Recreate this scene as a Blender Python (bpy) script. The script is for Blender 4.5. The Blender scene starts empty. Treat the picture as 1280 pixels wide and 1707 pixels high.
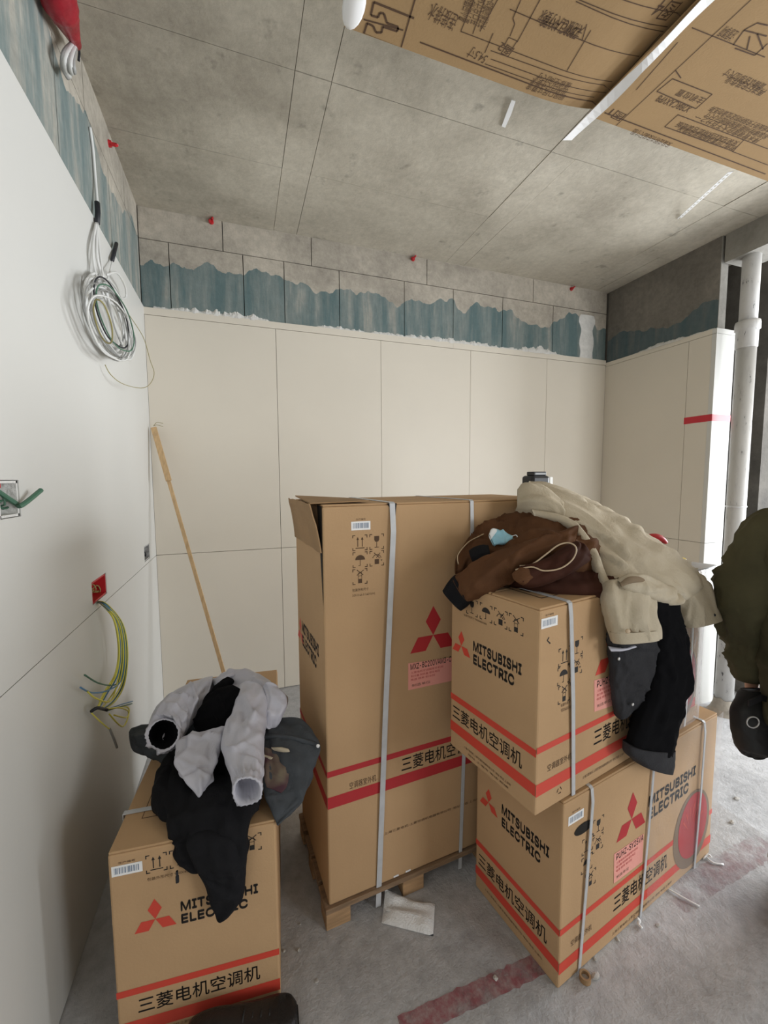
import bpy, bmesh, math, random
from mathutils import Vector, Matrix, noise
random.seed(7)
SC = bpy.context.scene
COL = SC.collection
PI = math.pi

# ------------------------------------------------------------------ camera
H = 1.5
F_PX, CX, CY = 685.0, 640.0, 853.5
_y = Vector((400 - CX, 799 - CY, F_PX)).normalized()
_x = Vector((2610 - CX, 787 - CY, F_PX)).normalized()
_x = (_x - _y * _x.dot(_y)).normalized()
_z = _x.cross(_y)
if _z.y > 0: _z = -_z
ROT = Matrix((_x, _y, _z))                       # camera (right, down, forward) -> world
c_right, c_down, c_fwd = ROT.col[0].copy(), ROT.col[1].copy(), ROT.col[2].copy()
cam_d = bpy.data.cameras.new('camera')
cam_d.sensor_fit = 'VERTICAL'; cam_d.sensor_height = 36.0
cam_d.lens = 36.0 * F_PX / 1707.0
cam_d.clip_start = 0.02
cam = bpy.data.objects.new('camera', cam_d); COL.objects.link(cam)
cm = Matrix((c_right, -c_down, -c_fwd)).transposed().to_4x4()
cm.translation = Vector((0, 0, H)); cam.matrix_world = cm
SC.camera = cam
EYE = Vector((0, 0, H))

# ------------------------------------------------------------------ world, daylight, exposure
SC.view_settings.view_transform = 'Standard'; SC.view_settings.look = 'None'
SC.view_settings.gamma = 1.0; SC.view_settings.use_curve_mapping = False
SC.view_settings.exposure = -0.24
W = bpy.data.worlds.new('sky'); SC.world = W; W.use_nodes = True
W.node_tree.nodes['Background'].inputs[0].default_value = (0.82, 0.91, 1.0, 1)
W.node_tree.nodes['Background'].inputs[1].default_value = 1.2
def area(name, loc, rot, sx, sy, watts, col):
    l = bpy.data.lights.new(name, 'AREA'); l.shape = 'RECTANGLE'; l.size = sx; l.size_y = sy
    l.energy = watts; l.color = col
    o = bpy.data.objects.new(name, l); COL.objects.link(o); o.location = loc; o.rotation_euler = rot
    return o
# daylight entering through the two window openings of the room
area('daylight_side_window', (5.9, 0.15, 1.45), (0, PI / 2, 0), 2.4, 3.1, 430, (0.93, 0.965, 1.0))
area('daylight_rear_window', (4.1, -3.6, 1.5), (PI / 2, 0, 0), 2.2, 2.4, 170, (0.96, 0.98, 1.0))

# ------------------------------------------------------------------ pixel helpers (used to find real positions)
def ray(x, y):
    return ROT @ (Vector((x - CX, y - CY, F_PX)) / F_PX)
def at(x, y, d):
    return EYE + ray(x, y) * d
def hit(x, y, n, p0):
    r = ray(x, y); n = Vector(n)
    return EYE + r * ((Vector(p0) - EYE).dot(n) / r.dot(n))
def at_z(x, y, z): return hit(x, y, (0, 0, 1), (0, 0, z))
def at_x(x, y, v): return hit(x, y, (1, 0, 0), (v, 0, 0))
def at_y(x, y, v): return hit(x, y, (0, 1, 0), (0, v, 0))

# ------------------------------------------------------------------ materials
MATS = {}
def nmat(name, col, rough=0.7, metal=0.0, var=0.0, vscale=6.0, col2=None, bump=0.0, bscale=60.0, stretch=None,
         spec=0.5, alpha=1.0, trans=0.0, detail=6.0):
    m = bpy.data.materials.new(name); m.use_nodes = True
    nt = m.node_tree; b = nt.nodes['Principled BSDF']
    b.inputs['Roughness'].default_value = rough; b.inputs['Metallic'].default_value = metal
    b.inputs['Specular IOR Level'].default_value = spec
    if trans: b.inputs['Transmission Weight'].default_value = trans
    b.inputs['Alpha'].default_value = alpha
    b.inputs['Base Color'].default_value = (*col, 1)
    if var or bump:
        g = nt.nodes.new('ShaderNodeNewGeometry'); mp = nt.nodes.new('ShaderNodeMapping')
        nt.links.new(g.outputs['Position'], mp.inputs[0])
        if stretch: mp.inputs['Scale'].default_value = stretch
    if var:
        n = nt.nodes.new('ShaderNodeTexNoise'); n.inputs['Scale'].default_value = vscale; n.inputs['Detail'].default_value = detail
        nt.links.new(mp.outputs[0], n.inputs['Vector'])
        r = nt.nodes.new('ShaderNodeValToRGB')
        c2 = col2 if col2 else tuple(c * (1 - var) for c in col)
        r.color_ramp.elements[0].position = 0.32; r.color_ramp.elements[1].position = 0.68
        r.color_ramp.elements[0].color = (*c2, 1); r.color_ramp.elements[1].color = (*col, 1)
        nt.links.new(n.outputs[0], r.inputs[0]); nt.links.new(r.outputs[0], b.inputs['Base Color'])
    if bump:
        n2 = nt.nodes.new('ShaderNodeTexNoise'); n2.inputs['Scale'].default_value = bscale; n2.inputs['Detail'].default_value = 5
        nt.links.new(mp.outputs[0], n2.inputs['Vector'])
        bp = nt.nodes.new('ShaderNodeBump'); bp.inputs['Strength'].default_value = bump; bp.inputs['Distance'].default_value = 0.01
        nt.links.new(n2.outputs[0], bp.inputs['Height']); nt.links.new(bp.outputs[0], b.inputs['Normal'])
    MATS[name] = m
    return m
M = MATS
nmat('tile', (0.71, 0.655, 0.56), 0.42, var=0.05, vscale=1.3, spec=0.35)
nmat('tile_daylit', (0.63, 0.625, 0.595), 0.45, var=0.04, vscale=1.3, spec=0.35)  # same cream tile, with the daylight's cooler cast put into the colour
nmat('grout', (0.30, 0.28, 0.25), 0.9)
nmat('tape_red', (0.55, 0.015, 0.03), 0.4)
nmat('plaster', (0.75, 0.74, 0.71), 0.9, var=0.15, vscale=30, bump=0.5, bscale=80)
nmat('kraft', (0.525, 0.34, 0.185), 0.78, var=0.10, vscale=3.0, bump=0.08, bscale=140, spec=0.25)
nmat('kraft_dark', (0.40, 0.255, 0.135), 0.8, var=0.22, vscale=7.0, bump=0.12, bscale=120, spec=0.2)
nmat('kraft_shaded', (0.385, 0.255, 0.130), 0.85, var=0.12, vscale=3.0, bump=0.08, bscale=140, spec=0.15)  # kraft darkened so the unit's shaded underside is in the colour
nmat('kraft_edge', (0.22, 0.14, 0.08), 0.9)
nmat('gap_shade', (0.012, 0.010, 0.008), 0.95)  # near black, paints the shade inside holes and gaps
nmat('print_black', (0.020, 0.016, 0.014), 0.7)
nmat('print_brown', (0.085, 0.045, 0.022), 0.8)
nmat('print_red', (0.62, 0.060, 0.035), 0.6)
nmat('print_red_deep', (0.45, 0.022, 0.028), 0.6)
nmat('print_grey', (0.20, 0.13, 0.075), 0.7)
nmat('label_pink', (0.83, 0.36, 0.30), 0.55)
nmat('label_white', (0.88, 0.88, 0.88), 0.5)
nmat('barcode_grey', (0.16, 0.22, 0.32), 0.6)
nmat('strap', (0.55, 0.56, 0.58), 0.35, var=0.1, vscale=30)
nmat('wood', (0.50, 0.31, 0.16), 0.75, var=0.35, vscale=9, stretch=(1, 1, 8), bump=0.2, bscale=60)
nmat('wood_stick', (0.62, 0.42, 0.22), 0.65, var=0.25, vscale=14, stretch=(6, 6, 0.6))
nmat('wood_plank', (0.30, 0.195, 0.115), 0.85, var=0.35, vscale=14, stretch=(1, 6, 6), bump=0.2, bscale=60)
nmat('wood_dark', (0.17, 0.09, 0.05), 0.85, var=0.3, vscale=12)
nmat('pvc', (0.62, 0.61, 0.585), 0.45, var=0.0)
nmat('paper', (0.80, 0.80, 0.80), 0.8, var=0.08, vscale=40, bump=0.4, bscale=200)
nmat('cable_white', (0.68, 0.68, 0.66), 0.45)
nmat('cable_grey', (0.33, 0.33, 0.32), 0.5)
nmat('cable_black', (0.012, 0.013, 0.018), 0.55)
nmat('cable_yellow', (0.72, 0.66, 0.10), 0.45)
nmat('cable_blue', (0.07, 0.20, 0.36), 0.45)
nmat('cable_green', (0.06, 0.15, 0.095), 0.45)
nmat('cable_olive', (0.30, 0.26, 0.10), 0.5)
nmat('copper', (0.45, 0.30, 0.18), 0.4, metal=0.6)
nmat('red_plastic', (0.50, 0.018, 0.025), 0.4)
nmat('red_film', (0.42, 0.012, 0.028), 0.35, var=0.4, vscale=14, bump=0.4, bscale=40)
nmat('steel', (0.62, 0.62, 0.62), 0.4, metal=0.4)
nmat('zipper', (0.52, 0.40, 0.27), 0.4)
nmat('brown_cloth', (0.125, 0.055, 0.024), 0.82, var=0.30, vscale=9, bump=0.15, bscale=220, spec=0.2)
nmat('brown_dark', (0.060, 0.022, 0.014), 0.85, var=0.3, vscale=9, spec=0.15)
nmat('black_cloth', (0.012, 0.012, 0.014), 0.9, var=0.2, vscale=12, bump=0.15, bscale=240, spec=0.15)
nmat('black_soft', (0.006, 0.006, 0.007), 0.98, spec=0.05)
nmat('charcoal_cloth', (0.032, 0.032, 0.036), 0.8, var=0.25, vscale=14, bump=0.2, bscale=200, spec=0.2)
nmat('beige_cloth', (0.58, 0.515, 0.405), 0.85, var=0.22, vscale=6, bump=0.25, bscale=160, spec=0.2, col2=(0.46, 0.395, 0.29))
nmat('beige_lining', (0.27, 0.20, 0.13), 0.9, var=0.2, vscale=9)
nmat('grey_nylon', (0.58, 0.58, 0.655), 0.42, var=0.16, vscale=9, bump=0.25, bscale=45, spec=0.4)
nmat('slate_cloth', (0.070, 0.078, 0.088), 0.8, var=0.3, vscale=20, bump=0.25, bscale=90, spec=0.2)
nmat('camo_cloth', (0.19, 0.155, 0.11), 0.85, var=0.3, vscale=22, col2=(0.075, 0.035, 0.045), spec=0.2, detail=1.5)
nmat('mask_blue', (0.33, 0.62, 0.76), 0.75, var=0.15, vscale=40)
nmat('mask_white', (0.80, 0.84, 0.86), 0.8)
nmat('olive_cloth', (0.088, 0.080, 0.043), 0.85, var=0.25, vscale=8, bump=0.25, bscale=50, spec=0.2)
nmat('trouser_grey', (0.50, 0.49, 0.49), 0.85, var=0.12, vscale=10)
nmat('skin', (0.55, 0.33, 0.23), 0.55, var=0.08, vscale=20)
nmat('hair', (0.010, 0.009, 0.008), 0.85, bump=0.8, bscale=160)
nmat('leather', (0.012, 0.012, 0.013), 0.35, var=0.3, vscale=30, bump=0.2, bscale=150)
nmat('rubber', (0.010, 0.010, 0.010), 0.65)
nmat('sole', (0.55, 0.55, 0.53), 0.7)
nmat('tool_black', (0.010, 0.010, 0.012), 0.4)
nmat('tool_white', (0.85, 0.86, 0.84), 0.4)
nmat('yellow_plastic', (0.70, 0.50, 0.05), 0.4)
nmat('frame_grey', (0.35, 0.36, 0.37), 0.5)
nmat('rubble', (0.52, 0.50, 0.47), 0.95, var=0.3, vscale=60)
nmat('box_plastic', (0.50, 0.50, 0.50), 0.6, var=0.5, vscale=60)

def nodes_of(m):
    nt = m.node_tree
    return nt, nt.nodes['Principled BSDF']
def pos_node(nt, scale=(1, 1, 1)):
    g = nt.nodes.new('ShaderNodeNewGeometry'); mp = nt.nodes.new('ShaderNodeMapping')
    mp.inputs['Scale'].default_value = scale
    nt.links.new(g.outputs['Position'], mp.inputs[0]); return mp
def noise_node(nt, mp, scale, detail=6, rough=0.55):
    n = nt.nodes.new('ShaderNodeTexNoise'); n.inputs['Scale'].default_value = scale
    n.inputs['Detail'].default_value = detail; n.inputs['Roughness'].default_value = rough
    nt.links.new(mp.outputs[0], n.inputs['Vector']); return n
def ramp(nt, src, stops):
    r = nt.nodes.new('ShaderNodeValToRGB'); cr = r.color_ramp
    while len(cr.elements) < len(stops): cr.elements.new(0.5)
    for e, (p, c) in zip(cr.elements, stops):
        e.position = p; e.color = (*c, 1) if len(c) == 3 else c
    nt.links.new(src, r.inputs[0]); return r
def mixc(nt, fac, a, b, mode='MIX'):
    x = nt.nodes.new('ShaderNodeMix'); x.data_type = 'RGBA'; x.blend_type = mode
    if isinstance(fac, (int, float)): x.inputs[0].default_value = fac
    else: nt.links.new(fac, x.inputs[0])
    for sock, v in ((x.inputs[6], a), (x.inputs[7], b)):
        if isinstance(v, tuple): sock.default_value = (*v, 1)
        else: nt.links.new(v, sock)
    return x.outputs[2]
def mathn(nt, op, a, b):
    n = nt.nodes.new('ShaderNodeMath'); n.operation = op
    for s, v in zip(n.inputs, (a, b)):
        if isinstance(v, (int, float)): s.default_value = v
        else: nt.links.new(v, s)
    return n.outputs[0]

def concrete(name, light, mid, dark, stain_scale=1.6):
    m = bpy.data.materials.new(name); m.use_nodes = True; nt, b = nodes_of(m)
    mp = pos_node(nt); big = noise_node(nt, mp, stain_scale, 8, 0.62); fine = noise_node(nt, mp, 28, 8, 0.7)
    spots = noise_node(nt, mp, 9, 3, 0.6)
    r1 = ramp(nt, big.outputs[0], [(0.30, dark), (0.50, mid), (0.72, light)])
    r2 = ramp(nt, fine.outputs[0], [(0.30, (0.84, 0.84, 0.84)), (0.65, (1.03, 1.03, 1.03))])
    r3 = ramp(nt, spots.outputs[0], [(0.26, (0.55, 0.55, 0.55)), (0.36, (1, 1, 1))])
    c = mixc(nt, 1.0, r1.outputs[0], r2.outputs[0], 'MULTIPLY'); c = mixc(nt, 0.7, c, r3.outputs[0], 'MULTIPLY')
    nt.links.new(c, b.inputs['Base Color']); b.inputs['Roughness'].default_value = 0.9
    b.inputs['Specular IOR Level'].default_value = 0.25
    bp = nt.nodes.new('ShaderNodeBump'); bp.inputs['Strength'].default_value = 0.35; bp.inputs['Distance'].default_value = 0.01
    nt.links.new(fine.outputs[0], bp.inputs['Height']); nt.links.new(bp.outputs[0], b.inputs['Normal'])
    MATS[name] = m; return m
concrete('concrete_ceiling', (0.68, 0.63, 0.53), (0.53, 0.485, 0.40), (0.34, 0.305, 0.245), 1.3)
concrete('concrete_wall', (0.46, 0.42, 0.36), (0.38, 0.345, 0.295), (0.28, 0.25, 0.21), 2.2)
concrete('concrete_beam', (0.36, 0.345, 0.31), (0.29, 0.275, 0.245), (0.20, 0.19, 0.17), 2.2)
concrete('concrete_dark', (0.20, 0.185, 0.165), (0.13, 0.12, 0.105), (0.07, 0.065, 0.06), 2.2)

# block wall with a brushed coat of blue-green waterproofing that stops at a ragged height
def painted_block(name, base, along, zc, amp, teal=(0.112, 0.168, 0.172), teal2=(0.27, 0.295, 0.275), cover=0.34):
    m = bpy.data.materials.new(name); m.use_nodes = True; nt, b = nodes_of(m)
    mp = pos_node(nt)
    sep = nt.nodes.new('ShaderNodeSeparateXYZ'); nt.links.new(mp.outputs[0], sep.inputs[0])
    big = noise_node(nt, mp, 2.4, 8, 0.6); fine = noise_node(nt, mp, 26, 8, 0.7)
    rb = ramp(nt, big.outputs[0], [(0.3, tuple(c * 0.62 for c in base)), (0.62, base)])
    rf = ramp(nt, fine.outputs[0], [(0.3, (0.74, 0.74, 0.74)), (0.65, (1.05, 1.05, 1.05))])
    basec = mixc(nt, 1.0, rb.outputs[0], rf.outputs[0], 'MULTIPLY')
    st = (along[0] * 2.3, along[1] * 2.3, 0.35)
    edge = noise_node(nt, pos_node(nt, st), 1.0, 3, 0.6)
    rag = noise_node(nt, pos_node(nt, (14, 14, 14)), 1.0, 4, 0.6)
    e = mathn(nt, 'MULTIPLY', mathn(nt, 'SUBTRACT', edge.outputs[0], 0.5), amp)
    e2 = mathn(nt, 'MULTIPLY', mathn(nt, 'SUBTRACT', rag.outputs[0], 0.5), 0.05)
    lim = mathn(nt, 'ADD', mathn(nt, 'ADD', e, e2), zc)
    d = mathn(nt, 'SUBTRACT', lim, sep.outputs[2])
    inside = mathn(nt, 'MULTIPLY', mathn(nt, 'GREATER_THAN', d, 0.0), 1.0)
    brush = noise_node(nt, pos_node(nt, (along[0] * 7 + 0.01, along[1] * 7 + 0.01, 0.8)), 1.0, 6, 0.7)
    rt = ramp(nt, brush.outputs[0], [(cover, (*teal2,)), (cover + 0.25, teal)])
    rc = ramp(nt, brush.outputs[0], [(cover - 0.06, (0.25, 0.25, 0.25)), (cover + 0.10, (1, 1, 1))])
    fac = mathn(nt, 'MULTIPLY', inside, rc.outputs[0])
    tealc = mixc(nt, 0.5, rt.outputs[0], rf.outputs[0], 'MULTIPLY')
    nt.links.new(mixc(nt, fac, basec, tealc), b.inputs['Base Color'])
    b.inputs['Roughness'].default_value = 0.8; b.inputs['Specular IOR Level'].default_value = 0.3
    bp = nt.nodes.new('ShaderNodeBump'); bp.inputs['Strength'].default_value = 0.4; bp.inputs['Distance'].default_value = 0.01
    nt.links.new(fine.outputs[0], bp.inputs['Height']); nt.links.new(bp.outputs[0], b.inputs['Normal'])
    MATS[name] = m
painted_block('block_back', (0.52, 0.47, 0.395), (1, 0), 2.83, 0.62)
painted_block('block_left', (0.52, 0.475, 0.40), (0, 1), 2.92, 0.5, cover=0.42)
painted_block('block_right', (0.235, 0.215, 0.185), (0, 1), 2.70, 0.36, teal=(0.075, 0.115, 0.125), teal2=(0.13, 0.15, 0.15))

# dusty screed floor
def floor_mat():
    m = bpy.data.materials.new('floor_screed'); m.use_nodes = True; nt, b = nodes_of(m)
    mp = pos_node(nt); big = noise_node(nt, mp, 1.7, 8, 0.62); fine = noise_node(nt, mp, 22, 8, 0.7); grit = noise_node(nt, mp, 90, 4, 0.6)
    r1 = ramp(nt, big.outputs[0], [(0.3, (0.385, 0.385, 0.395)), (0.55, (0.50, 0.50, 0.51)), (0.75, (0.62, 0.62, 0.63))])
    r2 = ramp(nt, fine.outputs[0], [(0.32, (0.78, 0.78, 0.78)), (0.62, (1.05, 1.05, 1.05))])
    c = mixc(nt, 1.0, r1.outputs[0], r2.outputs[0], 'MULTIPLY')
    nt.links.new(c, b.inputs['Base Color']); b.inputs['Roughness'].default_value = 0.92; b.inputs['Specular IOR Level'].default_value = 0.2
    ad = mathn(nt, 'ADD', fine.outputs[0], mathn(nt, 'MULTIPLY', grit.outputs[0], 0.5))
    bp = nt.nodes.new('ShaderNodeBump'); bp.inputs['Strength'].default_value = 0.5; bp.inputs['Distance'].default_value = 0.012
    nt.links.new(ad, bp.inputs['Height']); nt.links.new(bp.outputs[0], b.inputs['Normal'])
    MATS['floor_screed'] = m
floor_mat()
# worn spray-painted marking on the floor: patchy
def worn_mat():
    m = bpy.data.materials.new('red_marking'); m.use_nodes = True; nt, b = nodes_of(m)
    mp = pos_node(nt); n = noise_node(nt, mp, 30, 6, 0.7)
    r = ramp(nt, n.outputs[0], [(0.36, (0.40, 0.30, 0.30)), (0.60, (0.30, 0.095, 0.11))])
    nt.links.new(r.outputs[0], b.inputs['Base Color']); b.inputs['Roughness'].default_value = 0.9
    n2 = noise_node(nt, mp, 8, 5, 0.7); r2 = ramp(nt, n2.outputs[0], [(0.30, (0.15, 0.15, 0.15)), (0.55, (0.85, 0.85, 0.85))])
    nt.links.new(r2.outputs[0], b.inputs['Alpha'])
    MATS['red_marking'] = m
    m2 = m.copy(); m2.name = 'red_marking_faint'; nt = m2.node_tree
    for nd in nt.nodes:
        if nd.type == 'VALTORGB' and nd.color_ramp.elements[0].color[0] < 0.2:
            nd.color_ramp.elements[0].color = (0, 0, 0, 1); nd.color_ramp.elements[1].color = (0.42, 0.42, 0.42, 1)
            nd.color_ramp.elements[0].position = 0.4; nd.color_ramp.elements[1].position = 0.65
    MATS['red_marking_faint'] = m2
worn_mat()
# drain pipe with chipped dark scuffs
def pvc_mat():
    m = MATS['pvc']; nt, b = nodes_of(m)
    n = noise_node(nt, pos_node(nt, (34, 34, 11)), 1.0, 5, 0.65)
    r = ramp(nt, n.outputs[0], [(0.32, (0.10, 0.10, 0.098)), (0.36, (0.46, 0.45, 0.435)), (0.50, (0.52, 0.51, 0.49))])
    nt.links.new(r.outputs[0], b.inputs['Base Color'])
pvc_mat()
def film_mat():
    m = bpy.data.materials.new('plastic_film'); m.use_nodes = True; nt, b = nodes_of(m)
    b.inputs['Base Color'].default_value = (0.50, 0.50, 0.51, 1); b.inputs['Roughness'].default_value = 0.28
    n = noise_node(nt, pos_node(nt, (10, 10, 5)), 1.0, 4, 0.6)
    r = ramp(nt, n.outputs[0], [(0.3, (0.18, 0.18, 0.18)), (0.7, (0.48, 0.48, 0.48))])
    nt.links.new(r.outputs[0], b.inputs['Alpha'])
    bp = nt.nodes.new('ShaderNodeBump'); bp.inputs['Strength'].default_value = 0.6; bp.inputs['Distance'].default_value = 0.02
    nt.links.new(n.outputs[0], bp.inputs['Height']); nt.links.new(bp.outputs[0], b.inputs['Normal'])
    MATS['plastic_film'] = m
    m2 = m.copy(); m2.name = 'plastic_film_thin'
    for nd in m2.node_tree.nodes:
        if nd.type == 'VALTORGB': nd.color_ramp.elements[0].color = (.06, .06, .06, 1); nd.color_ramp.elements[1].color = (.20, .20, .20, 1)
    MATS['plastic_film_thin'] = m2
film_mat()
def glass_mat():
    m = bpy.data.materials.new('window_glass'); m.use_nodes = True; nt, b = nodes_of(m)
    b.inputs['Base Color'].default_value = (1, 1, 1, 1); b.inputs['Roughness'].default_value = 0.0
    b.inputs['Transmission Weight'].default_value = 1.0; b.inputs['IOR'].default_value = 1.05
    b.inputs['Alpha'].default_value = 0.12
    MATS['window_glass'] = m
glass_mat()

# ------------------------------------------------------------------ object helpers
FRAME = {}                                     # object -> world matrix (built by hand, no depsgraph needed)
def wm(o): return FRAME.get(o, Matrix.Identity(4))
def thing(name, label, cat, loc=(0, 0, 0), rz=0.0, group=None):
    o = bpy.data.objects.new(name, None); COL.objects.link(o)
    o.empty_display_size = 0.05
    o.location = loc; o.rotation_euler = (0, 0, rz)
    FRAME[o] = Matrix.Translation(Vector(loc)) @ Matrix.Rotation(rz, 4, 'Z')
    tag(o, label, cat, group); return o
def tag(o, label=None, cat=None, group=None, kind=None):
    if label: o['label'] = label
    if cat: o['category'] = cat
    if group: o['group'] = group
    if kind: o['kind'] = kind
    return o
def mesh(name, verts, faces, mat, parent=None, local=False, smooth=False, mats=None, fmat=None, label=None):
    """one mesh object; verts are world coordinates unless local, and are stored in the parent's frame"""
    me = bpy.data.meshes.new(name)
    base = wm(parent) if parent else Matrix.Identity(4)
    if parent and not local:
        inv = base.inverted(); verts = [inv @ Vector(v) for v in verts]
    me.from_pydata([tuple(v) for v in verts], [], faces)
    for k in (mats if mats else [mat]): me.materials.append(MATS[k])
    if fmat:
        for p, i in zip(me.polygons, fmat): p.material_index = i
    if smooth:
        for p in me.polygons: p.use_smooth = True
    me.update()
    o = bpy.data.objects.new(name, me); COL.objects.link(o)
    if parent: o.parent = parent; FRAME[o] = base
    if label: o['label'] = label
    return o
class G:
    """collects geometry for one mesh"""
    def __init__(s): s.v = []; s.f = []
    def add(s, v, f):
        n = len(s.v); s.v += [tuple(x) for x in v]; s.f += [tuple(i + n for i in q) for q in f]; return s
    def box(s, a, b):
        (x0, y0, z0), (x1, y1, z1) = a, b
        return s.add([(x0, y0, z0), (x1, y0, z0), (x1, y1, z0), (x0, y1, z0), (x0, y0, z1), (x1, y0, z1), (x1, y1, z1), (x0, y1, z1)],
                     [(0, 3, 2, 1), (4, 5, 6, 7), (0, 1, 5, 4), (1, 2, 6, 5), (2, 3, 7, 6), (3, 0, 4, 7)])
    def bbox(s, a, b, bev=0.004, seg=2):
        bm = bmesh.new(); bmesh.ops.create_cube(bm, size=1)
        a = Vector(a); b = Vector(b)
        for v in bm.verts: v.co = Vector(((a[i] + b[i]) / 2 + v.co[i] * (b[i] - a[i]) for i in range(3)))
        bmesh.ops.bevel(bm, geom=bm.edges[:], offset=bev, segments=seg, profile=0.5, affect='EDGES')
        bm.verts.index_update()
        s.add([v.co.copy() for v in bm.verts], [tuple(v.index for v in f.verts) for f in bm.faces]); bm.free(); return s
    def tube(s, pts, r, n=8, cap=True):
        pts = [Vector(p) for p in pts]; m = len(pts); rr = r if isinstance(r, (list, tuple)) else [r] * m
        up = None; rings = []
        for i, p in enumerate(pts):
            t = (pts[min(i + 1, m - 1)] - pts[max(i - 1, 0)]).normalized()
            if up is None:
                up = Vector((0, 0, 1)) if abs(t.z) < 0.9 else Vector((1, 0, 0))
            a = (up - t * up.dot(t)).normalized(); b = t.cross(a); up = a
            rings.append([p + (a * math.cos(2 * PI * k / n) + b * math.sin(2 * PI * k / n)) * rr[i] for k in range(n)])
        v = [q for R in rings for q in R]; f = []
        for i in range(m - 1):
            for k in range(n): f.append((i * n + k, i * n + (k + 1) % n, (i + 1) * n + (k + 1) % n, (i + 1) * n + k))
        if cap: f.append(tuple(range(n - 1, -1, -1))); f.append(tuple((m - 1) * n + k for k in range(n)))
        return s.add(v, f)
    def cyl(s, a, b, r, n=20): return s.tube([a, b], r, n)
    def strip(s, pts, w, th):
        """flat band through pts; w = half-width vector(s), th = thickness vector(s)"""
        m = len(pts); v = []; f = []
        for i, p in enumerate(pts):
            p = Vector(p); ww = Vector(w[i] if isinstance(w, list) else w); t = Vector(th[i] if isinstance(th, list) else th)
            v += [p - ww, p + ww, p + ww + t, p - ww + t]
        for i in range(m - 1):
            for k in range(4): f.append((i * 4 + k, i * 4 + (k + 1) % 4, i * 4 + 4 + (k + 1) % 4, i * 4 + 4 + k))
        f += [(3, 2, 1, 0), tuple((m - 1) * 4 + k for k in range(4))]
        return s.add(v, f)
    def out(s, name, mat, parent=None, **k): return mesh(name, s.v, s.f, mat, parent, **k)
def catmull(pts, n):
    """n samples through the control points (tuples / Vectors of any length)"""
    m = len(pts); res = []
    for i in range(n):
        t = i / (n - 1) * (m - 1); k = min(int(t), m - 2); u = t - k
        p0, p1, p2, p3 = pts[max(k - 1, 0)], pts[k], pts[k + 1], pts[min(k + 2, m - 1)]
        res.append(tuple(0.5 * ((2 * b) + (-a + c) * u + (2 * a - 5 * b + 4 * c - d) * u * u + (-a + 3 * b - 3 * c + d) * u ** 3)
                         for a, b, c, d in zip(p0, p1, p2, p3)))
    return res
def curve(pts, n): return [Vector(p) for p in catmull([tuple(p) for p in pts], n)]
def struct(o, label=None):
    o['kind'] = 'structure'
    if label: o['label'] = label
    return o
def plate(u0, u1, v0, v1, holes=()):
    """quads of a rectangle with rectangular holes in (u,v); returns cells and the hole edges"""
    us = sorted({u0, u1, *[h[0] for h in holes], *[h[1] for h in holes]}); vs = sorted({v0, v1, *[h[2] for h in holes], *[h[3] for h in holes]})
    cells = []
    for i in range(len(us) - 1):
        for j in range(len(vs) - 1):
            cu, cv = (us[i] + us[i + 1]) / 2, (vs[j] + vs[j + 1]) / 2
            if not any(h[0] < cu < h[1] and h[2] < cv < h[3] for h in holes): cells.append((us[i], us[i + 1], vs[j], vs[j + 1]))
    return cells
def slab(name, mat, parent, mapf, u0, u1, v0, v1, t, holes=(), ch=0.0012, label=None):
    """thin tile/panel/block: front face at depth 0, back at depth t, mapf(u,v,depth)->xyz"""
    g = G()
    for (a, b, c, d) in plate(u0, u1, v0, v1, holes):
        g.add([mapf(a, c, 0), mapf(b, c, 0), mapf(b, d, 0), mapf(a, d, 0)], [(0, 1, 2, 3)])
    def side(a, b, c, d): g.add([mapf(a, c, 0), mapf(b, d, 0), mapf(b, d, t), mapf(a, c, t)], [(0, 1, 2, 3)])
    for (a, b, c, d) in [(u0, u1, v0, v1), *holes]:
        side(a, b, c, c); side(b, b, c, d); side(b, a, d, d); side(a, a, d, c)
    return g.out(name, mat, parent, label=label)

# ------------------------------------------------------------------ the room
XL, YB, XR, ZC = -0.52, 2.93, 3.15, 3.14
X_FAR, Y_FAR, Y_REAR, STEP = 5.4, 4.4, -3.2, 2.03
g = G()
g.add([(XL - .1, Y_REAR, 0), (STEP, Y_REAR, 0), (STEP, Y_FAR, 0), (XL - .1, Y_FAR, 0), (STEP, Y_REAR, -.2), (STEP, Y_FAR, -.2), (X_FAR + .2, Y_REAR, -.2), (X_FAR + .2, Y_FAR, -.2)],
      [(0, 1, 2, 3), (1, 4, 5, 2), (4, 6, 7, 5)])
g.add([(XL - .1, Y_REAR, -.3), (X_FAR + .2, Y_REAR, -.3), (X_FAR + .2, Y_FAR, -.3), (XL - .1, Y_FAR, -.3)], [(3, 2, 1, 0)])
struct(g.out('floor', 'floor_screed'), 'dusty grey cement floor with a low step down')

# ceiling: cast panels with open joints
ceil = struct(G().box((XL - .12, Y_REAR - .1, ZC + .012), (X_FAR + .2, Y_FAR + .1, ZC + .15)).out('ceiling', 'grout'), 'bare cast concrete ceiling with board joints')
xs = [XL - .1, 0.262, 0.412, 1.535, 1.69, 2.83, 3.02, X_FAR + .2]; ys = [Y_REAR, -1.4, -0.2, 0.75, 1.81, 2.36, YB + .01, Y_FAR]
rp = random.Random(3)
for i in range(len(xs) - 1):
    for j in range(len(ys) - 1):
        dz = rp.uniform(-.002, .002); gp = .0013
        slab('ceiling_panel', 'concrete_ceiling', ceil, lambda u, v, d, dz=dz: (u, v, ZC + dz + d), xs[i] + gp, xs[i + 1] - gp, ys[j] + gp, ys[j + 1] - gp, .02)
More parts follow.
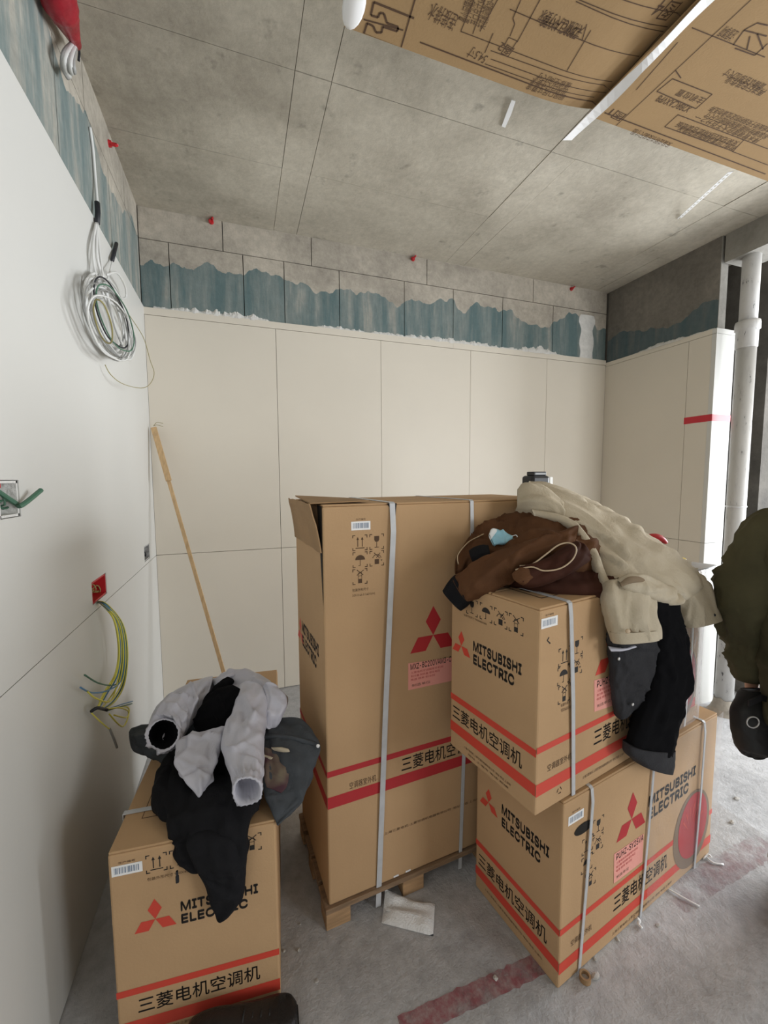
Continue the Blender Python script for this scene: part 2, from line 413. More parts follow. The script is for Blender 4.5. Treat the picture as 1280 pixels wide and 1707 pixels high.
# left wall
px_hole = lambda a, b, c, d: (at_x(a, (c + d) / 2, XL).y, at_x(b, (c + d) / 2, XL).y, at_x((a + b) / 2, d, XL).z, at_x((a + b) / 2, c, XL).z)
h1 = px_hole(-2, 33, 800, 864); h2 = px_hole(153, 178, 962, 1000); h3 = px_hole(240.5, 249.5, 908, 934)
h2 = (h2[0], h2[1], max(h2[2], 1.03), h2[3])
wl = struct(G().box((XL - .16, Y_REAR, -.3), (XL - .012 - .045, Y_FAR, ZC + .1)).out('wall_left', 'grout'), 'left wall faced with large cream tiles under bare block')
mapL = lambda u, v, d: (XL - d, u, v)
mapLb = lambda u, v, d: (XL - .012 - d, u, v)
slab('tile', 'tile_daylit', wl, mapL, .305, YB, .005, 1.017, .03); slab('tile', 'tile_daylit', wl, mapL, -1.5, .301, .005, 1.017, .03); slab('tile', 'tile_daylit', wl, mapL, Y_REAR, -1.504, .005, 1.017, .03)
slab('tile', 'tile_daylit', wl, mapL, .305, YB, 1.0195, 2.552, .05, [h1, h2, h3]); slab('tile', 'tile_daylit', wl, mapL, -1.5, .301, 1.0195, 2.552, .05); slab('tile', 'tile_daylit', wl, mapL, Y_REAR, -1.504, 1.0195, 2.552, .05)
for z0, z1, off in ((2.552, 2.95, 0), (2.954, ZC + .01, .3)):
    y = YB
    while y > Y_REAR:
        y2 = max(y - .6 + (off if y == YB else 0), Y_REAR)
        slab('block', 'block_left', wl, mapLb, y2 + .003, y - .003 if y < YB else y, z0, z1, .04); y = y2
# back wall
wb = struct(G().box((XL - .1, YB + .055, -.3), (XR + .18, YB + .2, ZC + .1)).out('wall_back', 'grout'), 'rear wall of tall cream tiles topped by painted block')
mapB = lambda u, v, d: (u, YB + d, v)
mapBb = lambda u, v, d: (u, YB + .012 + d, v)
tx = [XL, 0.258, 1.005, 1.757, 2.500, XR]
for a, b in zip(tx, tx[1:]):
    slab('tile', 'tile', wb, mapB, a + .0014, b - .0014, .005, 1.0175, .04)
    slab('tile', 'tile', wb, mapB, a + .0014, b - .0014, 1.0205, 2.505, .04)
slab('tile_strip', 'tile', wb, mapB, XL, 1.6, 2.508, 2.551, .045); slab('tile_strip', 'tile', wb, mapB, 1.601, XR, 2.508, 2.551, .045)
lo = [at_y(x, 470, YB).x for x in (283, 406, 474, 566, 675, 757, 840, 925)]; lo = [XL - .012, *lo, XR]
hi = [at_y(x, 400, YB).x for x in (371, 519, 713)]; hi = [XL - .012, *hi, 2.35, XR]
for a, b in zip(lo, lo[1:]): slab('block', 'block_back', wb, mapBb, a + .0025, b - .0025, 2.53, 2.953, .04)
for a, b in zip(hi, hi[1:]): slab('block', 'block_back', wb, mapBb, a + .0025, b - .0025, 2.958, ZC + .01, .04)
# right stub wall
YE = 2.012
wr = struct(G().box((XR + .03, YE + .03, -.3), (XR + .16, YB + .2, 2.5)).box((XR + .014, YE + .012, 2.5), (XR + .075, YB + .06, ZC + .02)).out('wall_right', 'concrete_dark'), 'short right wall with tiled end and bare concrete above')
mapR = lambda u, v, d: (XR + d, u, v)
for a, b in ((YE + .0295, 2.197), (2.2, YB)):
    slab('tile', 'tile', wr, mapR, a, b, -.2, 1.0205, .03); slab('tile', 'tile', wr, mapR, a, b, 1.0235, 2.492, .03)
slab('tile_strip', 'tile', wr, mapR, YE + .0295, YB, 2.4945, 2.528, .045)
slab('block', 'block_right', wr, lambda u, v, d: (XR + .010 + d, u, v), YE + .008, YB, 2.5, ZC + .01, .03)
slab('concrete_end', 'concrete_beam', wr, lambda u, v, d: (u, YE + .004 + d, v), XR + .012, XR + .085, 2.53, ZC + .01, .03)
mapE = lambda u, v, d: (u, YE - .001 + d, v)
for z0, z1 in ((-.2, 1.0205), (1.0235, 2.492), (2.4945, 2.528)): slab('tile', 'tile_daylit', wr, mapE, XR, XR + .19, z0, z1, .03)
# beam over the opening, far walls, outer walls with windows
struct(G().box((3.17, Y_REAR, 2.955), (3.42, YE - .01, ZC + .02)).out('trim_1', 'concrete_beam'), 'concrete beam over the opening beside the pipe')
struct(G().box((XR + .16, 2.62, -.3), (X_FAR + .2, 2.75, ZC + .05)).out('wall_far', 'concrete_dark'), 'bare concrete wall beyond the drain pipe, shade put into its colour')  # the dimness beyond the pipe is put into this darker concrete
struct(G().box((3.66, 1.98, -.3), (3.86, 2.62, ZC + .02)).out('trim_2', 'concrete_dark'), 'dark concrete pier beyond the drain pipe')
def window_wall(name, wlabel, mapf, u0, u1, holes, wname):
    cells = plate(u0, u1, -.3, ZC + .1, holes); gg = G()
    for (a, b, c, d) in cells:
        q = [mapf(a, c, 0), mapf(b, c, 0), mapf(b, d, 0), mapf(a, d, 0), mapf(a, c, .2), mapf(b, c, .2), mapf(b, d, .2), mapf(a, d, .2)]
        gg.add(q, [(0, 1, 2, 3), (7, 6, 5, 4), (0, 4, 5, 1), (1, 5, 6, 2), (2, 6, 7, 3), (3, 7, 4, 0)])
    struct(gg.out(name, 'concrete_wall'), wlabel)
    for k, h in enumerate(holes):
        w = G(); t = .05
        def fr(a, b, c, d):
            q = [mapf(a, c, .06), mapf(b, c, .06), mapf(b, d, .06), mapf(a, d, .06), mapf(a, c, .12), mapf(b, c, .12), mapf(b, d, .12), mapf(a, d, .12)]
            w.add(q, [(0, 1, 2, 3), (7, 6, 5, 4), (0, 4, 5, 1), (1, 5, 6, 2), (2, 6, 7, 3), (3, 7, 4, 0)])
        fr(h[0], h[1], h[2], h[2] + t); fr(h[0], h[1], h[3] - t, h[3]); fr(h[0], h[0] + t, h[2], h[3]); fr(h[1] - t, h[1], h[2], h[3])
        mid = (h[0] + h[1]) / 2; fr(mid - t / 2, mid + t / 2, h[2], h[3])
        o = struct(w.out(wname, 'frame_grey'), 'grey framed window opening letting in daylight')
window_wall('wall_outer', 'outer side wall with the daylight window', lambda u, v, d: (X_FAR + d, u, v), Y_REAR, Y_FAR, [(-1.5, 1.8, .15, 2.75)], 'window_1')
window_wall('wall_rear', 'wall behind the viewer with a window', lambda u, v, d: (u, Y_REAR - d, v), XL - .2, X_FAR + .2, [(3.0, 5.2, .2, 2.8)], 'window_2')

# ------------------------------------------------------------------ lettering and printed marks
try:
    FONT = bpy.data.fonts.load(bpy.utils.resource_path('LOCAL') + '/datafiles/fonts/Inter.woff2')
except Exception:
    FONT = None
_tc = {}
def text_geo(body, bold=0.0, latin=False):
    key = (body, bold, latin)
    if key in _tc: return _tc[key]
    c = bpy.data.curves.new('lettering', 'FONT'); c.body = body; c.resolution_u = 3
    if latin and FONT: c.font = FONT
    o = bpy.data.objects.new('lettering', c); COL.objects.link(o)
    bpy.context.view_layer.update()
    me = bpy.data.meshes.new_from_object(o.evaluated_get(bpy.context.evaluated_depsgraph_get()))
    v = [(p.co.x, p.co.y) for p in me.vertices]; f = [tuple(p.vertices) for p in me.polygons]
    bpy.data.objects.remove(o); bpy.data.curves.remove(c); bpy.data.meshes.remove(me)
    if bold:                                   # heavier strokes: the outline repeated with small shifts
        n = len(v); base_v, base_f = list(v), list(f)
        for k, (dx, dy) in enumerate(((bold * .32, 0), (-bold * .32, 0), (0, bold * .9), (0, -bold * .9)), 1):
            v += [(a + dx, b + dy) for a, b in base_v]; f += [tuple(i + n * k for i in q) for q in base_f]
    x0 = min(p[0] for p in v); x1 = max(p[0] for p in v); y0 = min(p[1] for p in v); y1 = max(p[1] for p in v)
    v = [((p[0] - x0) / (x1 - x0), (p[1] - y0) / (y1 - y0)) for p in v]
    _tc[key] = (v, f); return v, f
class Face:
    """a printable plane: origin, right, up, normal in some parent's local frame"""
    def __init__(s, parent, o, ex, ey):
        s.p = parent; s.o = Vector(o); s.ex = Vector(ex).normalized(); s.ey = Vector(ey).normalized(); s.n = s.ex.cross(s.ey)
    def pt(s, u, v, h=0.0): return s.o + s.ex * u + s.ey * v + s.n * h
    def text(s, body, u0, v0, u1, v1, mat='print_black', bold=0.0, latin=False, h=.0006, name='printed_text', parent=None, rot=0, label=None):
        vv, f = text_geo(body, bold, latin)
        if rot == 1: vv = [(1 - b, a) for a, b in vv]
        if rot == 2: vv = [(1 - a, 1 - b) for a, b in vv]
        if rot == 3: vv = [(b, 1 - a) for a, b in vv]
        return mesh(name, [s.pt(u0 + a * (u1 - u0), v0 + b * (v1 - v0), h) for a, b in vv], f, mat, parent or s.p, local=True, label=label)
    def polys(s, name, polys, mat, h=.0005, parent=None, th=0.0, label=None):
        g = G()
        for P in polys:
            k = len(P)
            if th:
                g.add([s.pt(*q, h) for q in P] + [s.pt(*q, h + th) for q in P], [tuple(range(k, 2 * k))] + [(i, (i + 1) % k, k + (i + 1) % k, k + i) for i in range(k)])
            else: g.add([s.pt(*q, h) for q in P], [tuple(range(k))])
        return mesh(name, g.v, g.f, mat, parent or s.p, local=True, label=label)
    def rect(s, name, u0, v0, u1, v1, mat, h=.0005, th=0.0, parent=None, label=None):
        return s.polys(name, [[(u0, v0), (u1, v0), (u1, v1), (u0, v1)]], mat, h, parent, th, label)
    def logo(s, cu, cv, r, mat='print_red', h=.0006, sx=1.0):
        P = []
        for a in (90, 210, 330):
            d = Vector((math.cos(math.radians(a)), math.sin(math.radians(a)))); q = Vector((-d.y, d.x))
            w = r * 0.29
            P.append([(cu + sx * p.x, cv + p.y) for p in (Vector((0, 0)), d * r * .5 - q * w, d * r, d * r * .5 + q * w)])
        return s.polys('emblem', P, mat, h, label='three red diamonds emblem')
    def barcode(s, u0, v0, u1, v1, seed=1):
        lab = s.rect('barcode_label', u0, v0, u1, v1, 'label_white', .0005, .0004)
        r = random.Random(seed); P = []; u = u0 + .006
        while u < u1 - .008:
            w = r.choice((.0008, .0016, .0024, .0012)); P.append([(u, v0 + .006), (u + w, v0 + .006), (u + w, v1 - .005), (u, v1 - .005)]); u += w + r.choice((.0009, .0016, .0022))
        s.polys('bars', P, 'barcode_grey', .0011, lab)
        s.text('生产编号', u0 + .016, v1 + .004, u1 - .016, v1 + .010, 'print_brown')
        return lab
    def symbol(s, kind, cu, cv, a, mat='print_black', frame=True):
        """handling symbol of half-size a with corner brackets"""
        P = []; q = lambda *pts: P.append([(cu + x * a, cv + y * a) for x, y in pts])
        if frame:
            for sx in (-1, 1):
                for sy in (-1, 1):
                    q((sx, sy), (sx * .62, sy), (sx * .62, sy * .90), (sx * .90, sy * .90)); q((sx, sy), (sx * .90, sy * .90), (sx * .90, sy * .62), (sx, sy * .62))
        if kind == 'up':
            for x in (-.3, .3):
                q((x - .05, -.5), (x + .05, -.5), (x + .05, .45), (x - .05, .45)); q((x - .17, .38), (x + .17, .38), (x, .75))
            q((-.6, -.72), (.6, -.72), (.6, -.62), (-.6, -.62))
        elif kind == 'glass':
            q((-.34, .72), (-.34, .25), (-.2, .0), (.2, .0), (.34, .25), (.34, .72)); q((-.04, .02), (-.04, -.68), (.04, -.68), (.04, .02)); q((-.3, -.76), (.3, -.76), (.3, -.68), (-.3, -.68))
        elif kind == 'umbrella':
            q(*[(.66 * math.cos(t * PI / 10), -.02 + .62 * math.sin(t * PI / 10)) for t in range(11)]); q((-.04, 0), (-.04, -.7), (.04, -.7), (.04, 0)); q((-.24, -.78), (.04, -.78), (.04, -.7), (-.24, -.7))
        elif kind == 'noroll':
            q((-.3, -.75), (.3, -.75), (.3, -.1), (-.3, -.1))
            for k in range(8):
                t0 = PI * (.08 + k * .105); t1 = t0 + PI * .08; q(*[(r * math.cos(t), -.12 + r * math.sin(t)) for r, t in ((.55, t0), (.66, t0), (.66, t1), (.55, t1))])
            q((-.42, .72), (.38, -.05), (.44, .02), (-.36, .78)); q((.42, .72), (-.1, .1), (-.04, .04), (.48, .66)); q((.5, -.2), (.78, -.2), (.64, -.42))
        elif kind == 'stack':
            q((-.26, -.85), (.26, -.85), (.26, -.3), (-.26, -.3))
            for y in (-.28, .12): q((-.26, y), (-.20, y), (-.20, y + .38), (-.26, y + .38)); q((.2, y), (.26, y), (.26, y + .38), (.2, y + .38)); q((-.26, y + .34), (.26, y + .34), (.26, y + .40), (-.26, y + .40))
            q((-.45, .85), (.39, .15), (.45, .22), (-.39, .92)); q((.45, .85), (-.45, .22), (-.39, .15), (.51, .78))
        elif kind == 'recycle':
            for k in range(3):
                t = 2 * PI * k / 3
                q(*[(r * math.cos(t + d), r * math.sin(t + d)) for r, d in ((.75, 0), (.75, .9), (.85, 1.3), (.45, 1.2), (.5, .8), (.5, 0))])
        return s.polys('printed_symbol', P, mat)
    def pink(s, pts, model, h=.0007, lines=3):
        """pink sticker quad (bl, br, tr, tl) with a model line"""
        o = s.polys('model_sticker', [pts], 'label_pink', h, th=.0003, label='pink model sticker')
        (u0, v0), (u1, v1), (u2, v2), (u3, v3) = pts
        W_, H_ = u1 - u0, v3 - v0
        s.text(model, u0 + .05 * W_, v3 - .27 * H_, u1 - .01 * W_, v3 - .05 * H_, 'print_black', .018, True, h + .0005, parent=o)
        for k, (t, w) in enumerate((('三菱电机空调器室外机组', .8), ('制冷量 制热量 额定电压', .72), ('电源 频率 制冷剂', .6))[:lines]):
            s.text(t, u0 + .06 * W_, v3 - (.42 + .13 * k) * H_, u0 + w * W_, v3 - (.34 + .13 * k) * H_, 'print_red_deep', 0, False, h + .0005, parent=o)
        s.text('制造单位', u0 + .08 * W_, v0 + .09 * H_, u0 + .5 * W_, v0 + .19 * H_, 'print_brown', 0, False, h + .0005, parent=o)
        return o
CN = '三菱电机空调机'; CN2 = '空调器室外机'; CO = '上海三菱电机·上菱空调机电器有限公司  地址 电话 上海市'

# ------------------------------------------------------------------ cartons
class Carton:
    def __init__(s, name, label, Fxy, th, L, Wd, Ht, z0, kraft='kraft', red='print_red', group=None, open_end=False):
        s.L, s.W, s.H, s.z0 = L, Wd, Ht, z0
        s.th = math.radians(th); s.u = Vector((math.cos(s.th), math.sin(s.th), 0)); s.v = Vector((-s.u.y, s.u.x, 0)); s.F = Vector((*Fxy, z0))
        s.o = thing(name, label, 'box', s.F, s.th, group)
        s.red = red
        G().bbox((0, 0, 0), (L, Wd, Ht - .006), .006, 2).out('carton_body', kraft, s.o, local=True)
        # two top flaps meeting over a taped seam
        gp = .0035
        f1 = G().bbox((.002, .002, Ht - .006), (L - .002, Wd / 2 - gp, Ht), .002, 1).out('flap', kraft, s.o, local=True)
        f2 = G().bbox((.002, Wd / 2 + gp, Ht - .006), (L - .002, Wd - .002, Ht), .002, 1).out('flap', kraft, s.o, local=True)
        s.long = Face(s.o, (0, 0, 0), (1, 0, 0), (0, 0, 1))            # faces the viewer's right
        s.end = Face(s.o, (0, Wd, 0), (0, -1, 0), (0, 0, 1))           # end facing the viewer's left
        s.top = Face(s.o, (0, 0, Ht), (1, 0, 0), (0, 1, 0))
    def stripes(s, face, w, lo, hi, a=.001):
        for v0, v1 in (lo, hi): face.rect('printed_stripe', a, v0, w - a, v1, s.red)
    def strap(s, u, w=.0075, mat='strap', du=0.0, wrap=True, zb=0.0, sag=.004):
        """plastic band round the carton over both long faces and the top"""
        t = .0022; pts = []; wv = []; tv = []
        path = [((u + du, -t, zb)), (u + du * .5, -t - sag, s.H * .5), (u, -t - sag, s.H * .93), (u, -t, s.H - .004), (u, .004, s.H + .0006)]
        if wrap: path += [(u, s.W - .004, s.H + .0006), (u, s.W + t, s.H - .006), (u, s.W + t, zb)]
        n = len(path); g = G(); V = []; Fc = []
        for i, p in enumerate(path):
            p = Vector(p); a = Vector(path[max(i - 1, 0)]); b = Vector(path[min(i + 1, n - 1)]); tan = (b - a).normalized()
            nn = Vector((0, tan.z, -tan.y)).normalized() * -t if tan.z > .1 else (Vector((0, 0, t)) if abs(tan.z) <= .1 else Vector((0, t, 0)))
            if tan.z > .1: nn = Vector((0, -t, 0))
            if 3 <= i <= 4: nn = Vector((0, -t * .7 if i == 3 else 0, t))
            V += [p + Vector((-w, 0, 0)), p + Vector((w, 0, 0)), p + Vector((w, 0, 0)) + nn, p + Vector((-w, 0, 0)) + nn]
        for i in range(n - 1):
            for k in range(4): Fc.append((i * 4 + k, i * 4 + (k + 1) % 4, i * 4 + 4 + (k + 1) % 4, i * 4 + 4 + k))
        Fc += [(3, 2, 1, 0), tuple((n - 1) * 4 + k for k in range(4))]
        return mesh('strap', V, Fc, mat, s.o, local=True)
    def on_long(s, x, y, off=0.0): return hit(x, y, s.v, s.F - s.v * off)
    def on_end(s, x, y, off=0.0): return hit(x, y, s.u, s.F - s.u * off)
    def on_top(s, x, y, h=0.0): return hit(x, y, (0, 0, 1), (0, 0, s.z0 + s.H + h))

# ---- lower right carton
low = Carton('carton', 'lower tan carton of the right stack, with round red fan print', (.833, .862), 9.8, .905, .357, .585, 0, group='air conditioner cartons')
low.stripes(low.long, low.L, (.171, .191), (.047, .082)); low.stripes(low.end, low.W, (.170, .190), (.055, .088))
low.long.barcode(.022, .505, .090, .533, 2)
low.long.polys('hand_hole_shade', [[(.092 + .042 * math.cos(t * PI / 12) , .470 + .017 * math.sin(t * PI / 12) * (1 if abs(math.cos(t * PI / 12)) < .9 else .9)) for t in range(24)]], 'gap_shade', .0012)  # flat black oval painted for the shade inside the hand hole
for k, cu, cv in (('glass', .165, .445), ('up', .115, .405), ('noroll', .165, .388), ('umbrella', .115, .345), ('stack', .135, .285)): low.long.symbol(k, cu, cv, .026)
low.long.logo(.343, .389, .093, 'print_red_deep')
low.long.pink([(.257, .206), (.417, .203), (.417, .304), (.252, .309)], 'PUHZ-SY25VA')
low.long.text('MITSUBISHI', .440, .388, .752, .428, 'print_black', .055, True)
low.long.text('ELECTRIC', .442, .338, .705, .380, 'print_black', .055, True)
low.long.text(CN, .262, .100, .580, .158, 'print_black', .012)
low.long.text(CN2, .052, .108, .150, .128, 'print_brown')
low.long.text(CO, .26, .020, .62, .030, 'print_brown')
circ = lambda cu, cv, ru, rv, n=40: [(cu + ru * math.cos(2 * PI * k / n), cv + rv * math.sin(2 * PI * k / n)) for k in range(n)]
def fan_print(face, cu, cv, ru, rv, lim=None):
    f = lambda P: [(min(u, lim), v) if lim else (u, v) for u, v in P]
    o = face.polys('fan_print', [f(circ(cu, cv, ru, rv))], 'print_grey', .0008, label='printed round fan picture')
    face.polys('fan_disc', [f(circ(cu + .006, cv + .012, ru * .80, rv * .84))], 'print_red_deep', .0013, o)
    for t, u0, v0, u1, v1 in (('机', -.045, -.01, .035, .075), ('空', .0, -.04, .06, .02)):
        pass
    P = []
    for k in range(7):
        a = .4 + k * .35; P.append([(cu + ru * .62 * math.cos(a), cv + rv * .62 * math.sin(a)), (cu + ru * .66 * math.cos(a + .08), cv + rv * .66 * math.sin(a + .08)), (cu + ru * .2 * math.cos(a + .5), cv + rv * .2 * math.sin(a + .5))])
    face.polys('fan_highlight', [f(p) for p in P], 'print_red', .0018, o)
fan_print(low.long, .748, .175, .132, .152)
low.end.logo(.062, .372, .050); low.end.text('MITSUBISHI', .124, .378, .314, .414, 'print_black', .055, True); low.end.text('ELECTRIC', .125, .334, .284, .368, 'print_black', .055, True)
low.end.text(CN, .016, .100, .314, .150, 'print_black', .012)
low.end.text(CO, .05, .032, .30, .040, 'print_brown')
for u, du in ((.122, -.03), (.448, -.03), (.792, -.012)): low.strap(u, .0060, du=du)
# ---- upper right carton (overhangs the lower one)
up = Carton('carton', 'upper tan carton of the right stack, under the jackets', (.722, .848), 11, .885, .355, .575, .5865, group='air conditioner cartons')
up.stripes(up.long, up.L, (.177, .195), (.055, .090)); up.stripes(up.end, up.W, (.168, .189), (.058, .092))
up.long.barcode(.005, .520, .070, .547, 3)
for k, cu, cv in (('up', .105, .425), ('glass', .158, .440), ('noroll', .158, .385), ('umbrella', .103, .372), ('stack', .108, .318)): up.long.symbol(k, cu, cv, .026)
up.long.polys('printed_symbol', [[(.028, .485), (.036, .494), (.039, .491), (.033, .485), (.045, .475), (.041, .473)]], 'print_black')
up.long.text('包装外形尺寸', .094, .282, .145, .291, 'print_brown'); up.long.text('930X400X600', .096, .267, .148, .276, 'print_brown', 0, True)
up.long.logo(.322, .375, .085); up.long.pink([(.250, .222), (.410, .208), (.405, .305), (.244, .320)], 'PUHZ-SY25VA')
up.long.text(CN, .254, .112, .570, .165, 'print_black', .012); up.long.text(CN2, .046, .112, .150, .132, 'print_brown')
up.long.text(CO, .205, .028, .42, .037, 'print_brown'); up.long.symbol('recycle', .100, .036, .014, 'print_brown', False)
fan_print(up.long, .800, .165, .083, .132)
up.end.logo(.052, .368, .050); up.end.text('MITSUBISHI', .108, .372, .300, .406, 'print_black', .055, True); up.end.text('ELECTRIC', .109, .330, .275, .364, 'print_black', .055, True)
up.end.text(CN, .012, .106, .308, .154, 'print_black', .012); up.end.text(CO, .07, .030, .27, .038, 'print_brown'); up.end.text('地址 上海市 电话 邮编', .09, .016, .26, .023, 'print_brown')
for k, cu in (('glass', .100), ('umbrella', .161), ('noroll', .220), ('stack', .277)): up.end.symbol(k, cu, .510, .026)
up.end.text('包装外形尺寸 930X400X600', .062, .472, .165, .480, 'print_brown')
up.end.barcode(-.0 + .004, .515, .05, .545, 5)
up.strap(.118, .0075, du=.042)
up.top.rect('top_print', .10, .12, .20, .16, 'print_brown')
for a, b in (((.08, .06), (.33, .066)), ((.08, .26), (.33, .266)), ((.08, .06), (.086, .266)), ((.324, .06), (.33, .266))): up.top.rect('top_print', a[0], a[1], b[0], b[1], 'print_brown')
# clear film round the far end of the upper carton, with a tied end flap
g = G(); u0, u1 = .555, .905; e = .006
prof = [(u0, -e, -.004), (u1, -e, -.004), (u1, up.W + e, -.004), (u0, up.W + e, -.004)]
NZ = 14; V = []; Fc = []; ring = []
for i in range(NZ + 1):
    z = up.H * i / NZ + .004; rr = []
    for k in range(40):
        t = k / 40 * 4; s_ = int(t); fr_ = t - s_; a = Vector(prof[s_]); b = Vector(prof[(s_ + 1) % 4]); p = a.lerp(b, fr_)
        n_ = noise.noise(Vector((p.x * 14, p.y * 14, z * 6))) * .006
        nn = [Vector((0, -1, 0)), Vector((1, 0, 0)), Vector((0, 1, 0)), Vector((-1, 0, 0))][s_]
        q = p + nn * (abs(n_) + .001); V.append((q.x, q.y, z))
for i in range(NZ):
    for k in range(40):
        if (k / 40 * 4) >= 3: continue
        Fc.append((i * 40 + k, i * 40 + (k + 1) % 40, (i + 1) * 40 + (k + 1) % 40, (i + 1) * 40 + k))
mesh('plastic_film', V, Fc, 'plastic_film', up.o, local=True, smooth=True, label='wrinkled clear plastic film')
V2 = [(x * (.925 - .435) / (.905 - .555) + .435 - .555 * (.925 - .435) / (.905 - .555), y + .002 * (1 if y > .1 else -1), z * low.H / up.H) for x, y, z in V]
mesh('plastic_film', V2, Fc, 'plastic_film_thin', low.o, local=True, smooth=True, label='thin clear plastic film')
G().add([(.70, -.03, up.H + .012), (.91, -.035, up.H + .016), (.915, .16, up.H + .010), (.70, .16, up.H + .004), (.70, -.03, up.H + .016), (.91, -.035, up.H + .020), (.915, .16, up.H + .014), (.70, .16, up.H + .008)], [(3, 2, 1, 0), (4, 5, 6, 7), (0, 1, 5, 4), (1, 2, 6, 5), (2, 3, 7, 6), (3, 0, 4, 7)]).out('loose_flap', 'strap', up.o, local=True, label='grey loose end flap')
up.strap(.795, .005, 'label_white', du=.01, sag=.012)

# ---- tall carton on its pallet
PZ = .080
tall = Carton('carton', 'tall tan carton standing on the wooden pallet', (.235, 1.25), 4, .96, .42, 1.34, PZ, red='print_red_deep', group='air conditioner cartons')
tall.stripes(tall.long, tall.L, (.452, .472), (.343, .383)); tall.stripes(tall.end, tall.W, (.452, .472), (.343, .383))
tall.long.barcode(.093, 1.256, .158, 1.284, 4)
for k, cu, cv in (('up', .122, 1.215), ('glass', .180, 1.215), ('umbrella', .122, 1.160), ('noroll', .180, 1.160), ('stack', .121, 1.105)): tall.long.symbol(k, cu, cv, .0255, 'print_brown' if k != 'glass' else 'print_brown')
tall.long.text('包装外形尺寸', .094, 1.057, .150, 1.067, 'print_brown'); tall.long.text('109 X 46 X 140 (cm)', .094, 1.040, .172, 1.049, 'print_brown', 0, True)
tall.long.logo(.393, .868, .105, 'print_red_deep'); tall.long.pink([(.294, .686), (.470, .684), (.470, .772), (.294, .783)], 'MXZ-8C200VAM3-C')
tall.long.text(CN, .268, .392, .585, .446, 'print_black', .010); tall.long.text(CN2, .076, .390, .172, .414, 'print_brown')
tall.long.text(CO, .20, .180, .60, .190, 'print_brown')
tall.end.logo(.052, .81, .062); tall.end.text('MITSUBISHI', .085, .825, .345, .870, 'print_black', .055, True); tall.end.text('ELECTRIC', .085, .770, .31, .815, 'print_black', .055, True)
tall.strap(.235, .0095, du=-.060, zb=-.075, sag=.008); tall.strap(.548, .0070, du=-.035, zb=-.07)
# torn, opened end: a bulging scuffed outer flap over a flat black patch painting the gap's shade, loose top lid
V = []; Fc = []; nu, nv = 8, 10
for j in range(nv + 1):
    for i in range(nu + 1):
        a = i / nu; b = j / nv
        z = 1.19 + b * .155; y = .005 + a * .41
        out = .006 + .022 * b ** 1.5 + .010 * b * noise.noise(Vector((a * 3, b * 3, 4))) + .012 * b * (1 - a)
        V.append((-out, y, z + .004 * noise.noise(Vector((a * 5, b, 9)))))
n0 = len(V); V += [(x + .004, y, z) for x, y, z in V]
for j in range(nv):
    for i in range(nu):
        q = (j * (nu + 1) + i, j * (nu + 1) + i + 1, (j + 1) * (nu + 1) + i + 1, (j + 1) * (nu + 1) + i); Fc.append(q); Fc.append(tuple(n0 + k for k in reversed(q)))
per = [j * (nu + 1) for j in range(nv + 1)] + [nv * (nu + 1) + i for i in range(1, nu + 1)] + [j * (nu + 1) + nu for j in range(nv - 1, -1, -1)] + [i for i in range(nu - 1, 0, -1)]
for a, b in zip(per, per[1:] + per[:1]): Fc.append((a, b, n0 + b, n0 + a))
mesh('torn_flap', V, Fc, 'kraft_dark', tall.o, local=True, smooth=False, label='scuffed torn end flap')
tall.end.polys('gap_shade', [[(.392, 1.18), (.4165, 1.02), (.4165, 1.335), (.36, 1.338)]], 'gap_shade', .0012)
tall.long.polys('torn_notch_shade', [[(.216, 1.339), (.252, 1.339), (.249, 1.315), (.247, 1.290), (.236, 1.305), (.226, 1.325)]], 'gap_shade', .0014)  # flat black patch painted for the shade inside the torn notch
G().add([(-.03, .03, 1.342), (.16, .02, 1.346), (.17, .30, 1.343), (-.005, .39, 1.352), (-.03, .03, 1.346), (.16, .02, 1.350), (.17, .30, 1.347), (-.005, .39, 1.356)],
        [(3, 2, 1, 0), (4, 5, 6, 7), (0, 1, 5, 4), (1, 2, 6, 5), (2, 3, 7, 6), (3, 0, 4, 7)]).out('loose_flap', 'kraft_dark', tall.o, local=True)
# pallet
pal = thing('wooden_pallet', 'low wooden pallet under the tall carton', 'pallet', (.235, 1.25, 0), math.radians(4))
for y in (-.010, .10, .21, .33): G().bbox((-.014, y, .060), (1.02, y + .095, .0785), .002, 1).out('plank', 'wood_plank', pal, local=True)
for x in (-.012, .27, .60, .93):
    for y in (-.006, .185, .345): G().bbox((x, y, .014 if x > 5 else .0), (x + .085, y + .07, .060), .002, 1).out('block', 'wood', pal, local=True)
G().box((.0, .06, .002), (1.0, .175, .058)).out('skirt_board', 'wood_dark', pal, local=True)
# clear tape tags poking from the carton's foot
for u in (.235, .283):
    tall.long.rect('white_tag', u, .006, u + .020, .0125, 'label_white', .0012, .0006)

# ---- left carton by the wall
tL = math.radians(-5)
left = Carton('carton', 'tan carton by the left wall, heaped with grey and black clothes', (.064 - math.cos(tL) * .415, 1.112 - math.sin(tL) * .415), -5, .415, .94, .553, 0, group='air conditioner cartons')
left.stripes(left.long, left.L, (.143, .162), (.032, .068))
left.long.barcode(.008, .488, .079, .516, 6)
for k, cu in (('up', .112), ('glass', .168), ('umbrella', .225), ('noroll', .285), ('stack', .350)): left.long.symbol(k, cu, .502, .0255)
left.long.text('包装外形尺寸 930X400X600', .088, .456, .215, .465, 'print_brown')
left.long.logo(.102, .345, .058); left.long.text('MITSUBISHI', .164, .348, .362, .378, 'print_black', .055, True); left.long.text('ELECTRIC', .164, .312, .334, .341, 'print_black', .055, True)
left.long.text(CN, .050, .084, .360, .130, 'print_black', .012); left.long.text(CO, .09, .018, .33, .026, 'print_brown')
